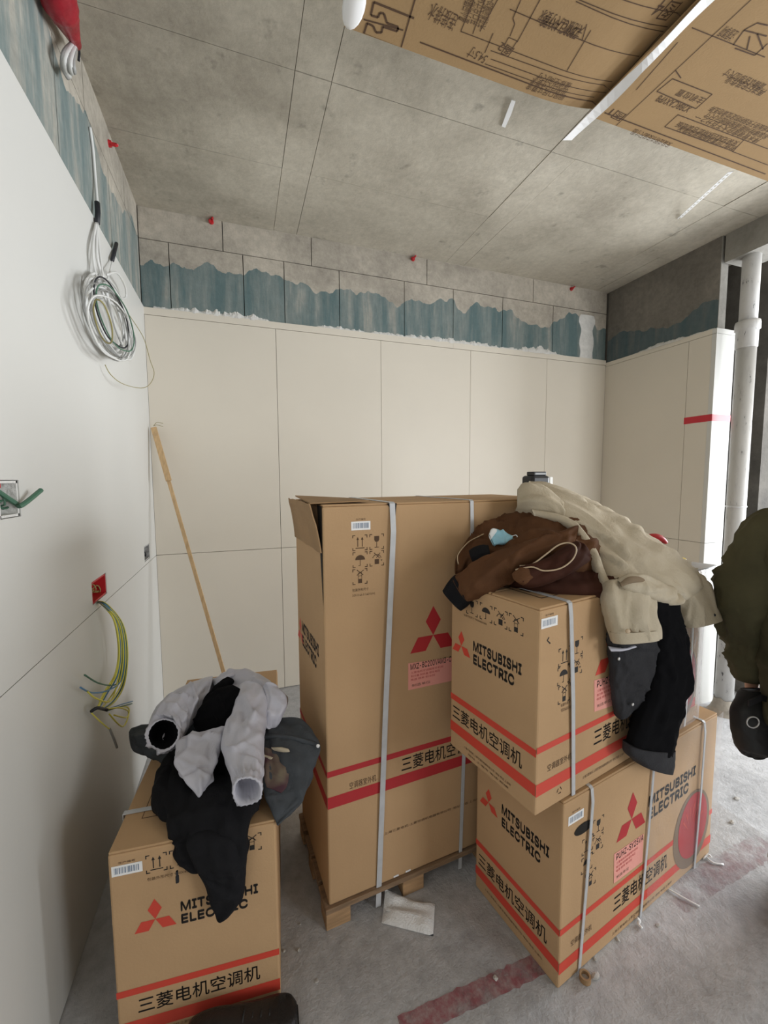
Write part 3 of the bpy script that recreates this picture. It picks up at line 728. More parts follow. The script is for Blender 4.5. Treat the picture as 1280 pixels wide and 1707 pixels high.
for a, b in (((.05, .10), (.052, .62)), ((.05, .10), (.36, .1025)), ((.358, .10), (.36, .62)), ((.05, .6175), (.36, .62))): left.top.rect('top_print', a[0], a[1], b[0], b[1], 'print_brown')
# strap crossing the left carton's top
V = []; Fc = []
mesh('strap', [(-.004, .125, .45), (-.004, .140, .45), (-.004, .140, .5545), (-.004, .125, .5545), (.419, .140, .5545), (.419, .125, .5545), (.419, .140, .45), (.419, .125, .45),
               (-.0055, .125, .45), (-.0055, .140, .45), (-.0055, .140, .556), (-.0055, .125, .556), (.4205, .140, .556), (.4205, .125, .556), (.4205, .140, .45), (.4205, .125, .45)],
     [(8, 9, 10, 11), (11, 10, 12, 13), (13, 12, 14, 15), (0, 3, 2, 1), (3, 5, 4, 2), (5, 7, 6, 4), (1, 2, 10, 9), (2, 4, 12, 10), (4, 6, 14, 12), (0, 8, 11, 3), (3, 11, 13, 5), (5, 13, 15, 7)], 'strap', left.o, local=True)

# ------------------------------------------------------------------ fittings on the walls and ceiling
# mortar smeared along the top of the tiles
rm = random.Random(11)
def mortar(name, label, mapf, u0, u1, zb, step=.007, hmax=.075):
    V = []; Fc = []; u = u0; k = 0
    while u < u1:
        env = max(0.06, min(1.0, noise.noise(Vector((u * 2.2, 3.1, zb))) * 1.1 + .50))
        lump = .5 + .5 * noise.noise(Vector((u * 16, 1.7, zb))) + .35 * noise.noise(Vector((u * 42, 4.7, zb)))
        hgt = .003 + hmax * env * max(.12, lump) * rm.uniform(.8, 1.1); wv = .006 + .020 * env * max(.2, lump)
        V += [mapf(u, zb - .004, 0), mapf(u, zb + hgt * .5, -wv * .7), mapf(u + rm.uniform(-.004, .008), zb + hgt, -.002), mapf(u, zb - .004, -wv)]
        if k:
            a = (k - 1) * 4; b = k * 4
            Fc += [(a + 3, b + 3, b + 1, a + 1), (a + 1, b + 1, b + 2, a + 2), (a, a + 2, b + 2, b)]
        k += 1; u += step
    o = mesh(name, V, Fc, 'plaster'); tag(o, label, 'mortar', kind='stuff'); return o
mortar('mortar', 'white mortar smeared along the top of the rear wall tiles', lambda u, v, d: (u, YB + .014 + d, v), XL + .05, XR - .03, 2.549)
mortar('mortar', 'white mortar smeared along the top of the right wall tiles', lambda u, v, d: (XR + .012 + d, u, v), YE + .02, YB - .03, 2.527, hmax=.035)
# white plaster patch in the far corner
V = []; Fc = []; nu, nv = 6, 12
for j in range(nv + 1):
    for i in range(nu + 1):
        a = i / nu; b = j / nv; wdt = .075 * (.6 + .5 * noise.noise(Vector((b * 4, 1, 1)))) + .03
        V.append((2.93 + (a - .5) * wdt * 2 + .02 * noise.noise(Vector((b * 3, 7, 0))), YB + .011 - .010 * math.sin(PI * a) * (1 + .6 * noise.noise(Vector((a * 5, b * 9, 2)))), 2.55 + b * .37))
for j in range(nv):
    for i in range(nu): Fc.append((j * (nu + 1) + i, j * (nu + 1) + i + 1, (j + 1) * (nu + 1) + i + 1, (j + 1) * (nu + 1) + i))
tag(mesh('plaster_patch', V, Fc, 'plaster', smooth=True), 'rough white plaster patch beside the far corner', 'plaster')

# red tape round the end of the right wall
z0, z1 = 1.888, 1.936
g = G().box((XR - .0012, YE - .002, z0 + .004), (XR - .0002, 2.205, z1 + .004)).box((XR - .0012, YE - .0024, z0 + .004), (XR + .192, YE - .0012, z1 + .002))
tag(g.out('red_tape', 'tape_red'), 'strip of red tape wrapped round the end of the right wall', 'tape')

# drain pipe
pipe = thing('drain_pipe', 'white plastic drain pipe standing past the right wall end', 'pipe', (3.25, 1.885, -.2))
PC = Vector((3.25, 1.885, 0))
G().cyl(PC + Vector((0, 0, -.2)), PC + Vector((0, 0, 2.46)), .055, 32).out('lower_pipe', 'pvc', pipe, smooth=True)
G().cyl(PC + Vector((0, 0, 2.46)), PC + Vector((0, 0, ZC)), .050, 32).out('upper_pipe', 'pvc', pipe, smooth=True)
G().tube([PC + Vector((0, 0, z)) for z in (2.36, 2.365, 2.475, 2.48, 2.52, 2.535, 2.537)], [.056, .060, .060, .069, .069, .066, .052], 32).out('collar', 'pvc', pipe, smooth=True)
G().tube([PC + Vector((0, 0, z)) for z in (1.288, 1.29, 1.298, 1.30)], [.055, .059, .059, .055], 32).out('clamp_ring', 'steel', pipe, smooth=True)
g = G(); r0 = random.Random(4); V = []; Fc = []; n = 26
for j in range(5):
    for k in range(n):
        a = 2 * PI * k / n; rr = .058 + .035 * (1 - j / 4) ** 2 * (1 + .5 * noise.noise(Vector((math.cos(a) * 2, math.sin(a) * 2, j)))); V.append(PC + Vector((math.cos(a) * rr, math.sin(a) * rr, -.2 + j * .028 + (.02 * noise.noise(Vector((k * .4, j, 3))) if j else 0))))
for j in range(4):
    for k in range(n): Fc.append((j * n + k, j * n + (k + 1) % n, (j + 1) * n + (k + 1) % n, (j + 1) * n + k))
mesh('cement_collar', V, Fc, 'concrete_wall', pipe, smooth=True)

# red anchor clips
def clip(p, nrm, label):
    t = thing('anchor_clip', label, 'clip', p, 0, 'red anchor clips'); p = Vector(p); n = Vector(nrm).normalized(); a = n.orthogonal().normalized(); b = n.cross(a)
    G().tube([p, p + n * .012], [.016, .013], 12).out('base', 'red_plastic', t)
    g = G()
    for s_ in (-1, 1): g.tube([p + n * .010 + a * s_ * .012, p + n * .03 + a * s_ * .014, p + n * .036 + a * s_ * .006], [.006, .006, .005], 6)
    g.out('jaw', 'red_plastic', t)
for (x, y), lab in (((352, 370), 'small red clip on the rear wall, nearest the left corner'), ((688, 432), 'small red clip high on the middle of the rear wall'), ((952, 482), 'small red clip high on the rear wall by the far corner')):
    clip(at_y(x, y, YB + .012), (0, -1, 0), lab)
clip(at_x(181, 239, XL - .012), (1, 0, 0), 'small red clip high on the left wall below the ceiling')

# recessed socket boxes in the left wall tiles
def socket_box(h, label, mat, inner):
    t = thing('socket_box', label, 'socket box', (XL - .03, (h[0] + h[1]) / 2, (h[2] + h[3]) / 2)); e = .002; g = G(); d = .046
    a, b, c, f = h[0] + e, h[1] - e, h[2] + e, h[3] - e; w = .006
    g.box((XL - d, a, c), (XL - d + .003, b, f))
    for q in (((XL - d, a, c), (XL - .002, a + w, f)), ((XL - d, b - w, c), (XL - .002, b, f)), ((XL - d, a, c), (XL - .002, b, c + w)), ((XL - d, a, f - w), (XL - .002, b, f))): g.box(*q)
    g.out('box_shell', mat, t)
    g = G()
    for k in range(5):
        y = a + (b - a) * (.2 + .15 * k); z = c + (f - c) * (.3 + .1 * ((k * 7) % 4)); g.tube(curve([(XL - d + .004, y, z), (XL - .025, y + .012, z + .015 * (-1) ** k), (XL - .018, y + .02, z - .012), (XL - d + .006, y + .03, z - .02)], 8), .0025, 5)
    g.out('packing', inner, t)
    return t
sb = socket_box(h1, 'plaster-smeared socket box at the left edge of the photo', 'plaster', 'cable_green')
G().tube(curve([(XL - .03, h1[0] + .03, 1.49), (XL - .004, h1[0] + .08, 1.445), (XL + .012, h1[1] - .02, 1.44), (XL + .03, h1[1] + .04, 1.475)], 14), .006, 8).out('cable_stub', 'cable_green', sb)
G().bbox((XL - .04, h1[0] + .004, 1.48), (XL - .006, h1[0] + .03, 1.53), .004, 1).out('red_insert', 'red_plastic', sb)
socket_box(h2, 'red socket box above the hanging wire bundle', 'red_plastic', 'cable_olive')
socket_box(h3, 'small dark socket box near the rear left corner', 'box_plastic', 'cable_black')

# bundle of coloured wires hanging out of the red socket box
def L(x, y, off): return at_x(x, y, XL + off)
wb_o = thing('wire_bundle', 'bundle of yellow, blue and green wires hanging from red socket box', 'wires', L(165, 1000, -.02))
rw = random.Random(21)
cols = ['cable_yellow', 'cable_yellow', 'cable_blue', 'cable_yellow', 'cable_green', 'cable_yellow', 'cable_blue', 'cable_yellow', 'cable_green', 'cable_yellow']
for k, c in enumerate(cols):
    s_ = (k - 4.5) * 1.4; o1 = .02 + .05 * rw.random(); sp = [(158, 1001 + .5 * s_, -.02), (178 - s_ * .3, 1012 - s_, .03 + o1 * .3), (198 + s_, 1040, .055 + o1 * .4), (205 + s_ * 1.2, 1085, .06 + o1 * .4), (200 + s_ * 1.3, 1130 + s_, .05 + o1 * .3), (184 + s_ * 1.6, 1160 + s_, .035), (168 + s_, 1182, .03)]
    if c == 'cable_yellow' and k % 4 == 3: sp = sp[:5] + [(185, 1168, .05), (160, 1164, .04), (146, 1153, .05)]
    if k == 4: sp = sp[:5] + [(190, 1142, .05), (165, 1139, .045), (141, 1125, .05)]
    if k == 6: sp = sp[:5] + [(182, 1150, .05), (155, 1155, .04), (134, 1146, .05)]
    G().tube(curve([L(*p) for p in sp], 40), .0026, 6).out('wire', c, wb_o, smooth=True)
G().tube(curve([L(152, 1186, .03), L(162, 1180, .045), L(172, 1182, .03), L(180, 1184, .04)], 10), .0055, 8).out('tape_wrap', 'cable_black', wb_o, smooth=True)
for sp in ([(178, 1184, .035), (205, 1178, .05), (215, 1182, .055), (212, 1200, .055), (205, 1211, .05), (195, 1205, .05), (182, 1190, .04)], [(178, 1182, .035), (200, 1180, .06), (214, 1186, .06), (210, 1196, .06), (190, 1192, .05)]):
    G().tube(curve([L(*p) for p in sp], 30), .0026, 6).out('wire', 'cable_yellow', wb_o, smooth=True)
for c, sp in (('cable_blue', [(178, 1183, .035), (200, 1175, .05), (221, 1169, .06)]), ('cable_green', [(178, 1185, .035), (200, 1178, .055), (220, 1173, .065)]), ('cable_yellow', [(152, 1188, .03), (164, 1200, .04), (178, 1212, .05), (184, 1216, .055)])):
    G().tube(curve([L(*p) for p in sp], 16), .0022, 6).out('wire', c, wb_o, smooth=True)
G().tube(curve([L(183, 1215, .055), L(190, 1232, .06), L(195, 1246, .06)], 8), .0042, 8).out('wire_sleeve', 'cable_grey', wb_o, smooth=True)

# coil of white cable hung high on the left wall
co = thing('cable_coil', 'coil of white cable hanging high on the left wall', 'cable', L(185, 530, .02))
cc = L(186, 532, .035); rw = random.Random(5)
ctr = [(186, 530)]
def ell(cx_, cy_, rx, ry, tilt, off0, off1, n=44, turns=1.0, ph=0.0):
    pts = []
    for i in range(n):
        t = ph + 2 * PI * turns * i / (n - 1); wb_ = 1 + .10 * noise.noise(Vector((math.cos(t) * 1.3, math.sin(t) * 1.3, cx_ * .7 + ry))); x = rx * wb_ * math.cos(t); y = ry * wb_ * math.sin(t)
        X = cx_ + x * math.cos(tilt) - y * math.sin(tilt); Y = cy_ + x * math.sin(tilt) + y * math.cos(tilt)
        pts.append(L(X, Y, off0 + (off1 - off0) * (.5 + .5 * math.cos(t))))
    return pts
spec = [(178, 533, 28, 72, -.36, .0055, 'cable_white'), (174, 524, 24, 68, -.30, .005, 'cable_white'), (190, 536, 24, 66, -.42, .005, 'cable_white'), (186, 550, 30, 52, -.5, .0045, 'cable_white'), (180, 520, 26, 60, -.25, .004, 'cable_grey'), (176, 530, 27, 74, -.34, .0045, 'cable_white'), (181, 528, 31, 69, -.38, .0045, 'cable_white'), (184, 535, 26, 62, -.30, .0045, 'cable_white'), (186, 528, 24, 70, -.36, .0040, 'cable_white'), (179, 538, 30, 62, -.36, .004, 'cable_white'),
        (188, 540, 28, 60, -.42, .003, 'cable_grey'), (178, 535, 30, 70, -.30, .0028, 'cable_grey'), (185, 522, 22, 60, -.34, .0028, 'cable_black'), (190, 545, 26, 58, -.50, .0025, 'cable_grey'), (183, 545, 32, 58, -.44, .003, 'cable_white'),
        (172, 536, 12, 38, -.3, .0026, 'cable_olive'), (192, 530, 22, 62, -.40, .0025, 'cable_green')]
for k, (a, b, rx, ry, tl, r, c) in enumerate(spec):
    G().tube(ell(a, b, rx, ry, tl, .008 + .004 * k, .03 + .006 * k, ph=k), r, 7).out('cable_loop', c, co, smooth=True)
for sp, r, c in (([(160, 372, .012), (155, 410, .02), (158, 450, .025), (172, 490, .06), (190, 530, .06)], .0045, 'cable_white'), ([(162, 372, .012), (161, 420, .03), (168, 455, .04), (178, 490, .07), (192, 545, .06), (206, 580, .05)], .0055, 'cable_white'),
                 ([(163, 372, .012), (166, 420, .03), (172, 462, .05)], .004, 'cable_white'), ([(187, 436, .015), (183, 452, .03), (178, 468, .05)], .0035, 'cable_white'),
                 ([(178, 458, .05), (195, 455, .05), (208, 476, .04), (210, 495, .03), (200, 496, .04), (186, 478, .05)], .0045, 'cable_white')):
    G().tube(curve([L(*p) for p in sp], 26), r, 7).out('cable_lead', c, co, smooth=True)
G().tube(curve([L(200, 505, .05), L(222, 535, .06), L(240, 565, .08), L(250, 600, .10), L(257, 622, .11), L(250, 640, .10), L(235, 647, .08), L(205, 640, .05), L(185, 625, .03), L(175, 608, .02)], 40), .0016, 6).out('loose_wire', 'cable_olive', co, smooth=True)
G().tube([L(162, 338, .006), L(163, 355, .01), L(162, 372, .012)], .010, 10).out('tape_wrap', 'cable_black', co, smooth=True)
G().tube([L(194, 406, .004), L(191, 418, .01), L(187, 434, .015)], .008, 10).out('tape_wrap', 'cable_black', co, smooth=True)
G().tube(curve([L(150, 212, -.006), L(155, 250, -.006), L(159, 300, -.004), L(162, 338, .006)], 20), .0055, 7).out('cable_lead', 'cable_white', co, smooth=True)

# red plastic sleeve with cable ends hanging under the ceiling at top left
rs = thing('sleeved_cables', 'grey cable ends in a red plastic sleeve under the ceiling', 'cables', L(110, 60, .03))
V = []; pr = [(88, -40, .05, .060), (97, 0, .045, .058), (108, 28, .04, .046), (118, 52, .04, .030), (127, 74, .035, .018)]
pts = catmull(pr, 18); g = G(); g.tube([L(a, b, o) for a, b, o, r in pts], [r * .85 * (1 + .12 * noise.noise(Vector((i * .7, 0, 0)))) for i, (a, b, o, r) in enumerate(pts)], 16).out('red_sleeve', 'red_film', rs, smooth=True)
for k in range(5):
    x = 112 + k * 4
    G().tube(curve([L(120 + k * 2, 72, .03), L(106 + k * 4, 88 + 3 * k, .03 + .005 * k), L(104 + k * 5, 112 + 2 * k, .02 + .008 * k), L(113 + k * 2, 130 - 3 * k, .02)], 14), .008 if k % 2 else .006, 8).out('cable_end', 'cable_white' if k % 2 else 'cable_grey', rs, smooth=True)
G().tube(curve([L(127, 74, .035), L(132, 85, .03), L(131, 102, .02)], 8), .004, 8).out('cable_end', 'cable_black', rs, smooth=True)

# timber batten leaning in the corner
st = thing('timber_batten', 'thin timber batten leaning in the rear left corner', 'batten', (-.12, 2.20, 0))
top = Vector((-.488, 2.885, 1.80)); mid = at(273, 795, (top - EYE).dot(c_fwd) - .03)
foot_dir = at(372, 1120, 2.35)
dirv = (foot_dir - top).normalized(); foot = top + dirv * ((top.z - .0) / -dirv.z)
def batten(a, b, w, d):
    ax = (b - a).normalized(); s_ = ax.cross(Vector((0, 1, 0))).normalized(); n_ = s_.cross(ax).normalized()
    V = [p + s_ * i * w + n_ * j * d for p in (a, b) for i, j in ((-1, -1), (1, -1), (1, 1), (-1, 1))]
    return V, [(3, 2, 1, 0), (4, 5, 6, 7), (0, 1, 5, 4), (1, 2, 6, 5), (2, 3, 7, 6), (3, 0, 4, 7)]
mesh('main_strip', *batten(top, foot + Vector((0, 0, .01)), .010, .007), 'wood_stick', st)
a2 = top + dirv * -.02 + Vector((.004, -.020, .0)); mesh('short_strip', *batten(a2, a2 + dirv * .35, .016, .006), 'wood_stick', st)
for k in range(2): G().tube(curve([a2 + Vector((0, 0, .01)), a2 + Vector((.02, -.01, .03 - .015 * k)), a2 + Vector((.055, -.02, .025 - .02 * k))], 8), .0015, 5).out('bent_wire', 'cable_olive', st)

# ------------------------------------------------------------------ carton-wrapped unit hung under the ceiling
ZU = 2.80
UX0, UY1 = at_z(574, 45, ZU).x, at_z(574, 45, ZU).y
un = thing('hanging_unit', 'cardboard-wrapped unit hung under the ceiling, printed with diagrams', 'unit', (UX0, UY1, ZU))
seam = at_z(1062, 118, ZU).x
UY0 = .15; UX1 = 2.55
G().bbox((UX0 + .02, UY0 + .02, ZU + .06), (UX1 - .02, UY1 - .02, ZU + .26), .01, 2).out('unit_body', 'frame_grey', un)
def sheet(name, xa, xb, lift):
    V = []; Fc = []; nx, ny = 24, 10
    for j in range(ny + 1):
        for i in range(nx + 1):
            a = i / nx; x = xa + (xb - xa) * a; y = UY0 + (UY1 - UY0) * j / ny
            V.append((x, y, ZU + lift(a, j / ny)))
    n0 = len(V); V += [(x, y, z + .006) for x, y, z in V]
    for j in range(ny):
        for i in range(nx):
            q = (j * (nx + 1) + i, j * (nx + 1) + i + 1, (j + 1) * (nx + 1) + i + 1, (j + 1) * (nx + 1) + i); Fc.append(tuple(reversed(q))); Fc.append(tuple(n0 + k for k in q))
    per = [j * (nx + 1) for j in range(ny + 1)] + [ny * (nx + 1) + i for i in range(1, nx + 1)] + [j * (nx + 1) + nx for j in range(ny - 1, -1, -1)] + [i for i in range(nx - 1, 0, -1)]
    for a, b in zip(per, per[1:] + per[:1]): Fc.append((a, b, n0 + b, n0 + a))
    return mesh(name, V, Fc, 'kraft_shaded', un, smooth=False)
lift1 = lambda a, b: (.030 * max(0, (a - .72) / .28) ** 2)
lift2 = lambda a, b: .0
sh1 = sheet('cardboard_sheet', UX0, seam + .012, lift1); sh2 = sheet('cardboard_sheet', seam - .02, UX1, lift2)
for x in (UX0 + .12, UX1 - .15):
    for y in (UY0 + .1, UY1 - .12): G().cyl((x, y, ZU + .2), (x, y, ZC + .005), .006, 8).out('hanger_rod', 'steel', un)
# print on the underside: drawn on the sheet's own plane (ex = -X, ey = +Y seen from below)
uf = Face(un, wm(un).inverted() @ Vector((0, 0, ZU)), (-1, 0, 0), (0, 1, 0))
def uz(x):
    if x < seam + .01:
        a = (x - UX0) / (seam + .01 - UX0); return lift1(max(0, min(1, a)), 0)
    return 0
def uline(pts, w=.0018, name='printed_line', mat='print_brown'):
    g = G(); P = [at_z(x, y, ZU) for x, y in pts]
    for a, b in zip(P, P[1:]):
        if min(a.x, b.x) > UX1 - .01: continue
        n = max(1, int((b - a).length / .06)); d = (b - a).normalized(); s_ = Vector((-d.y, d.x, 0)) * w
        for k in range(n):
            p = a.lerp(b, k / n); q = a.lerp(b, (k + 1) / n)
            def cl(v): return Vector((min(v.x, UX1 - .004), max(UY0 + .004, min(v.y, UY1 - .002)), ZU + uz(v.x) - .0008))
            g.add([cl(p - s_), cl(p + s_), cl(q + s_), cl(q - s_)], [(0, 1, 2, 3)])
    return g
def ulines(L_, w=.0018):
    g = G()
    for pts in L_:
        h = uline(pts, w); g.add(h.v, h.f)
    g.out('printed_lines', 'print_brown', un)
def utext(body, x0, y0, x1, y1, hgt, rot=0, bold=0.0, latin=False):
    """text whose baseline runs from pixel (x1,y1) towards (x0,y0) on the sheet, upside down to the viewer"""
    a = at_z(x1, y1, ZU); b = at_z(x0, y0, ZU); vv, f = text_geo(body, bold, latin); ex = (b - a); ey = Vector((-ex.y, ex.x, 0)).normalized()
    if ey.y < 0: ey = -ey
    if rot: ey = Vector((-1, 0, 0))
    if ex.cross(ey).z > 0: f = [tuple(reversed(q)) for q in f]
    V = []
    for s_, t in vv:
        p = a + ex * s_ + ey * t * hgt; p.x = min(p.x, UX1 - .01); V.append(Vector((p.x, p.y, ZU + uz(p.x) - .0009)))
    mesh('printed_text', V, f, 'print_brown', un)
ulines([[(580, 58), (1276, 318)], [(700, 70), (1276, 290)], [(668, 80), (700, -30)], [(606, 56), (668, 80)], [(606, 32), (672, 50)]], .0022)
ulines([[(612, 38), (606, 57)], [(612, 38), (622, 43), (627, 54), (636, 54), (638, 44), (662, 52), (664, 45), (645, 38), (640, 22), (633, 21), (630, 29), (618, 25), (623, 3), (690, 30)]], .003)
ulines([[(768, 52), (798, -20)], [(768, 52), (1020, 148)], [(788, 56), (815, -20)], [(800, 52), (840, -20)], [(808, 88), (822, 55)], [(808, 106), (990, 172)], [(818, 98), (1010, 168)], [(818, 84), (1030, 160)], [(850, 15), (1065, 108)], [(862, 70), (905, -10)], [(850, 60), (858, 40), (855, 30), (870, -5)],
        [(945, 118), (985, 50)], [(970, 68), (978, 40)], [(955, -5), (1112, 60)], [(1015, -10), (1275, 95)], [(960, 2), (1105, 68)], [(1026, 210), (1278, -25)], [(1060, 150), (1130, 70)], [(1045, 135), (1100, 72)]], .0013)
ulines([[(1095, 152), (1121, 131), (1187, 157), (1160, 181), (1095, 152)], [(1135, 130), (1126, 117)], [(1108, 211), (1130, 191), (1240, 233), (1222, 252), (1108, 211)], [(1220, 252), (1280, 275)], [(1240, 233), (1280, 248)]], .0016)
ulines([[(1222, 75), (1240, 50), (1278, 60)], [(1240, 50), (1262, 38), (1280, 42)], [(1225, 80), (1258, 92), (1280, 72)], [(1250, 60), (1245, 82)], [(1262, 56), (1272, 82)]], .0018)
for a in (('连接排水', 722, 2, 768, 26, .045), ('图4', 1108, 2, 1138, 16, .05), ('天花板CL尺寸要求', 907, 14, 978, 44, .034), ('ZBRPCLAXVP8', 910, 24, 970, 48, .030), ('维修空间尺寸', 900, 120, 955, 140, .022), ('出风口尺寸要求', 890, 128, 948, 150, .022), ('回风口尺寸要求', 882, 138, 944, 160, .022),
          ('图1', 1024, 180, 1045, 190, .032), ('X2BRCAXVP8', 1102, 158, 1156, 178, .024), ('主机位置', 1135, 148, 1178, 164, .024), ('安装说明书安装尺寸图', 1060, 214, 1122, 238, .026),
          ('检修口位置请按照现场情况', 1136, 210, 1230, 244, .024), ('安装完成后拆除此包装纸板', 1134, 202, 1234, 236, .024), ('注意事项', 1212, 42, 1234, 52, .030),
          ('本纸板用于安装时的定位请勿丢弃', 1190, 176, 1290, 214, .022), ('吊装螺栓间距请按照图示尺寸', 1182, 186, 1285, 225, .022), ('排水管坡度应大于百分之一', 1165, 190, 1270, 232, .022), ('请确认各部位尺寸', 1215, 114, 1280, 140, .024), ('再进行安装作业', 1218, 126, 1280, 150, .024), ('54.5寸', 787, 76, 815, 92, .034), ('图2', 838, 68, 858, 80, .03)):
    utext(*a)
for body, x0, y0, x1, y1, hgt in (('最小间隔54±2mm', 805, -25, 781, 40, .034), ('开口尺寸584mm', 818, -20, 796, 44, .026), ('天花板间隔20~50mm', 834, -20, 808, 50, .026)):
    utext(body, x0, y0, x1, y1, hgt, rot=1)
ulines([[(840, 76), (848, 62), (862, 68), (853, 82), (840, 76)]], .0012)
# tape hanging off the unit along its seam, and a white foam pad at its corner
tp = thing('white_tape', 'long white tape strip dangling along the unit seam', 'tape', at_z(945, 235, ZU - .01))
pts = [at_z(1215, -35, ZU - .012), at_z(1150, 30, ZU - .012), at_z(1100, 82, ZU - .014), at_z(1060, 122, ZU - .018), at_z(1010, 172, ZU - .022), at_z(968, 212, ZU - .02), at_z(945, 234, ZU - .014)]
C_ = curve(pts, 26); ww = []; 
for i, p in enumerate(C_):
    w_ = .022 * (.55 + .45 * abs(math.cos(i / 25 * PI * 1.05))); ww.append(Vector((w_, .0, .006 * math.sin(i / 3))))
G().strip(C_, ww, Vector((0, 0, .0015))).out('tape_strip', 'label_white', tp)
tag(G().strip([at_z(856, 168, ZC - .012), at_z(848, 190, ZC - .010), at_z(839, 212, ZC - .006)], [Vector((.010, 0, 0)), Vector((.012, 0, 0)), Vector((.010, 0, 0))], Vector((0, 0, .002))).out('ceiling_tape', 'label_white'), 'short white tape scrap on the ceiling beside the unit', 'tape')
g = G(); c0 = at_z(590, 12, ZU - .014); V = []
n = 18; ring = lambda r, dz: [(c0.x + r * .030 * math.cos(2 * PI * k / n), c0.y + .060 * r * math.sin(2 * PI * k / n), c0.z + dz) for k in range(n)]
V = ring(.75, -.008) + ring(1, 0) + ring(1, .013); Fc = [tuple(range(n - 1, -1, -1))] + [(j * n + k, j * n + (k + 1) % n, (j + 1) * n + (k + 1) % n, (j + 1) * n + k) for j in range(2) for k in range(n)] + [tuple(2 * n + k for k in range(n))]
tag(mesh('foam_pad', V, Fc, 'label_white', smooth=True), 'oval white foam pad at the corner of the hanging unit', 'pad')
# perforated hanger strip between unit and ceiling
hs = thing('hanger_strip', 'perforated metal hanger strip between unit and ceiling', 'bracket', at_z(1132, 363, ZC))
a = at_z(1218, 286, ZC - .16); b = at_z(1132, 364, ZC - .004); d = b - a; s_ = d.cross(Vector((0, 0, 1))).normalized() * .011; up_ = d.cross(s_).normalized() * .0015
g = G(); N = 15
for k in range(N):
    p0, p1 = a + d * (k / N), a + d * ((k + .5) / N); p2 = a + d * ((k + 1) / N)
    g.strip([p0, p1], s_, up_); g.strip([p1 - s_ * .72, p2 - s_ * .72], s_ * .28, up_); g.strip([p1 + s_ * .72, p2 + s_ * .72], s_ * .28, up_)
g.out('perforated_strip', 'label_white', hs)

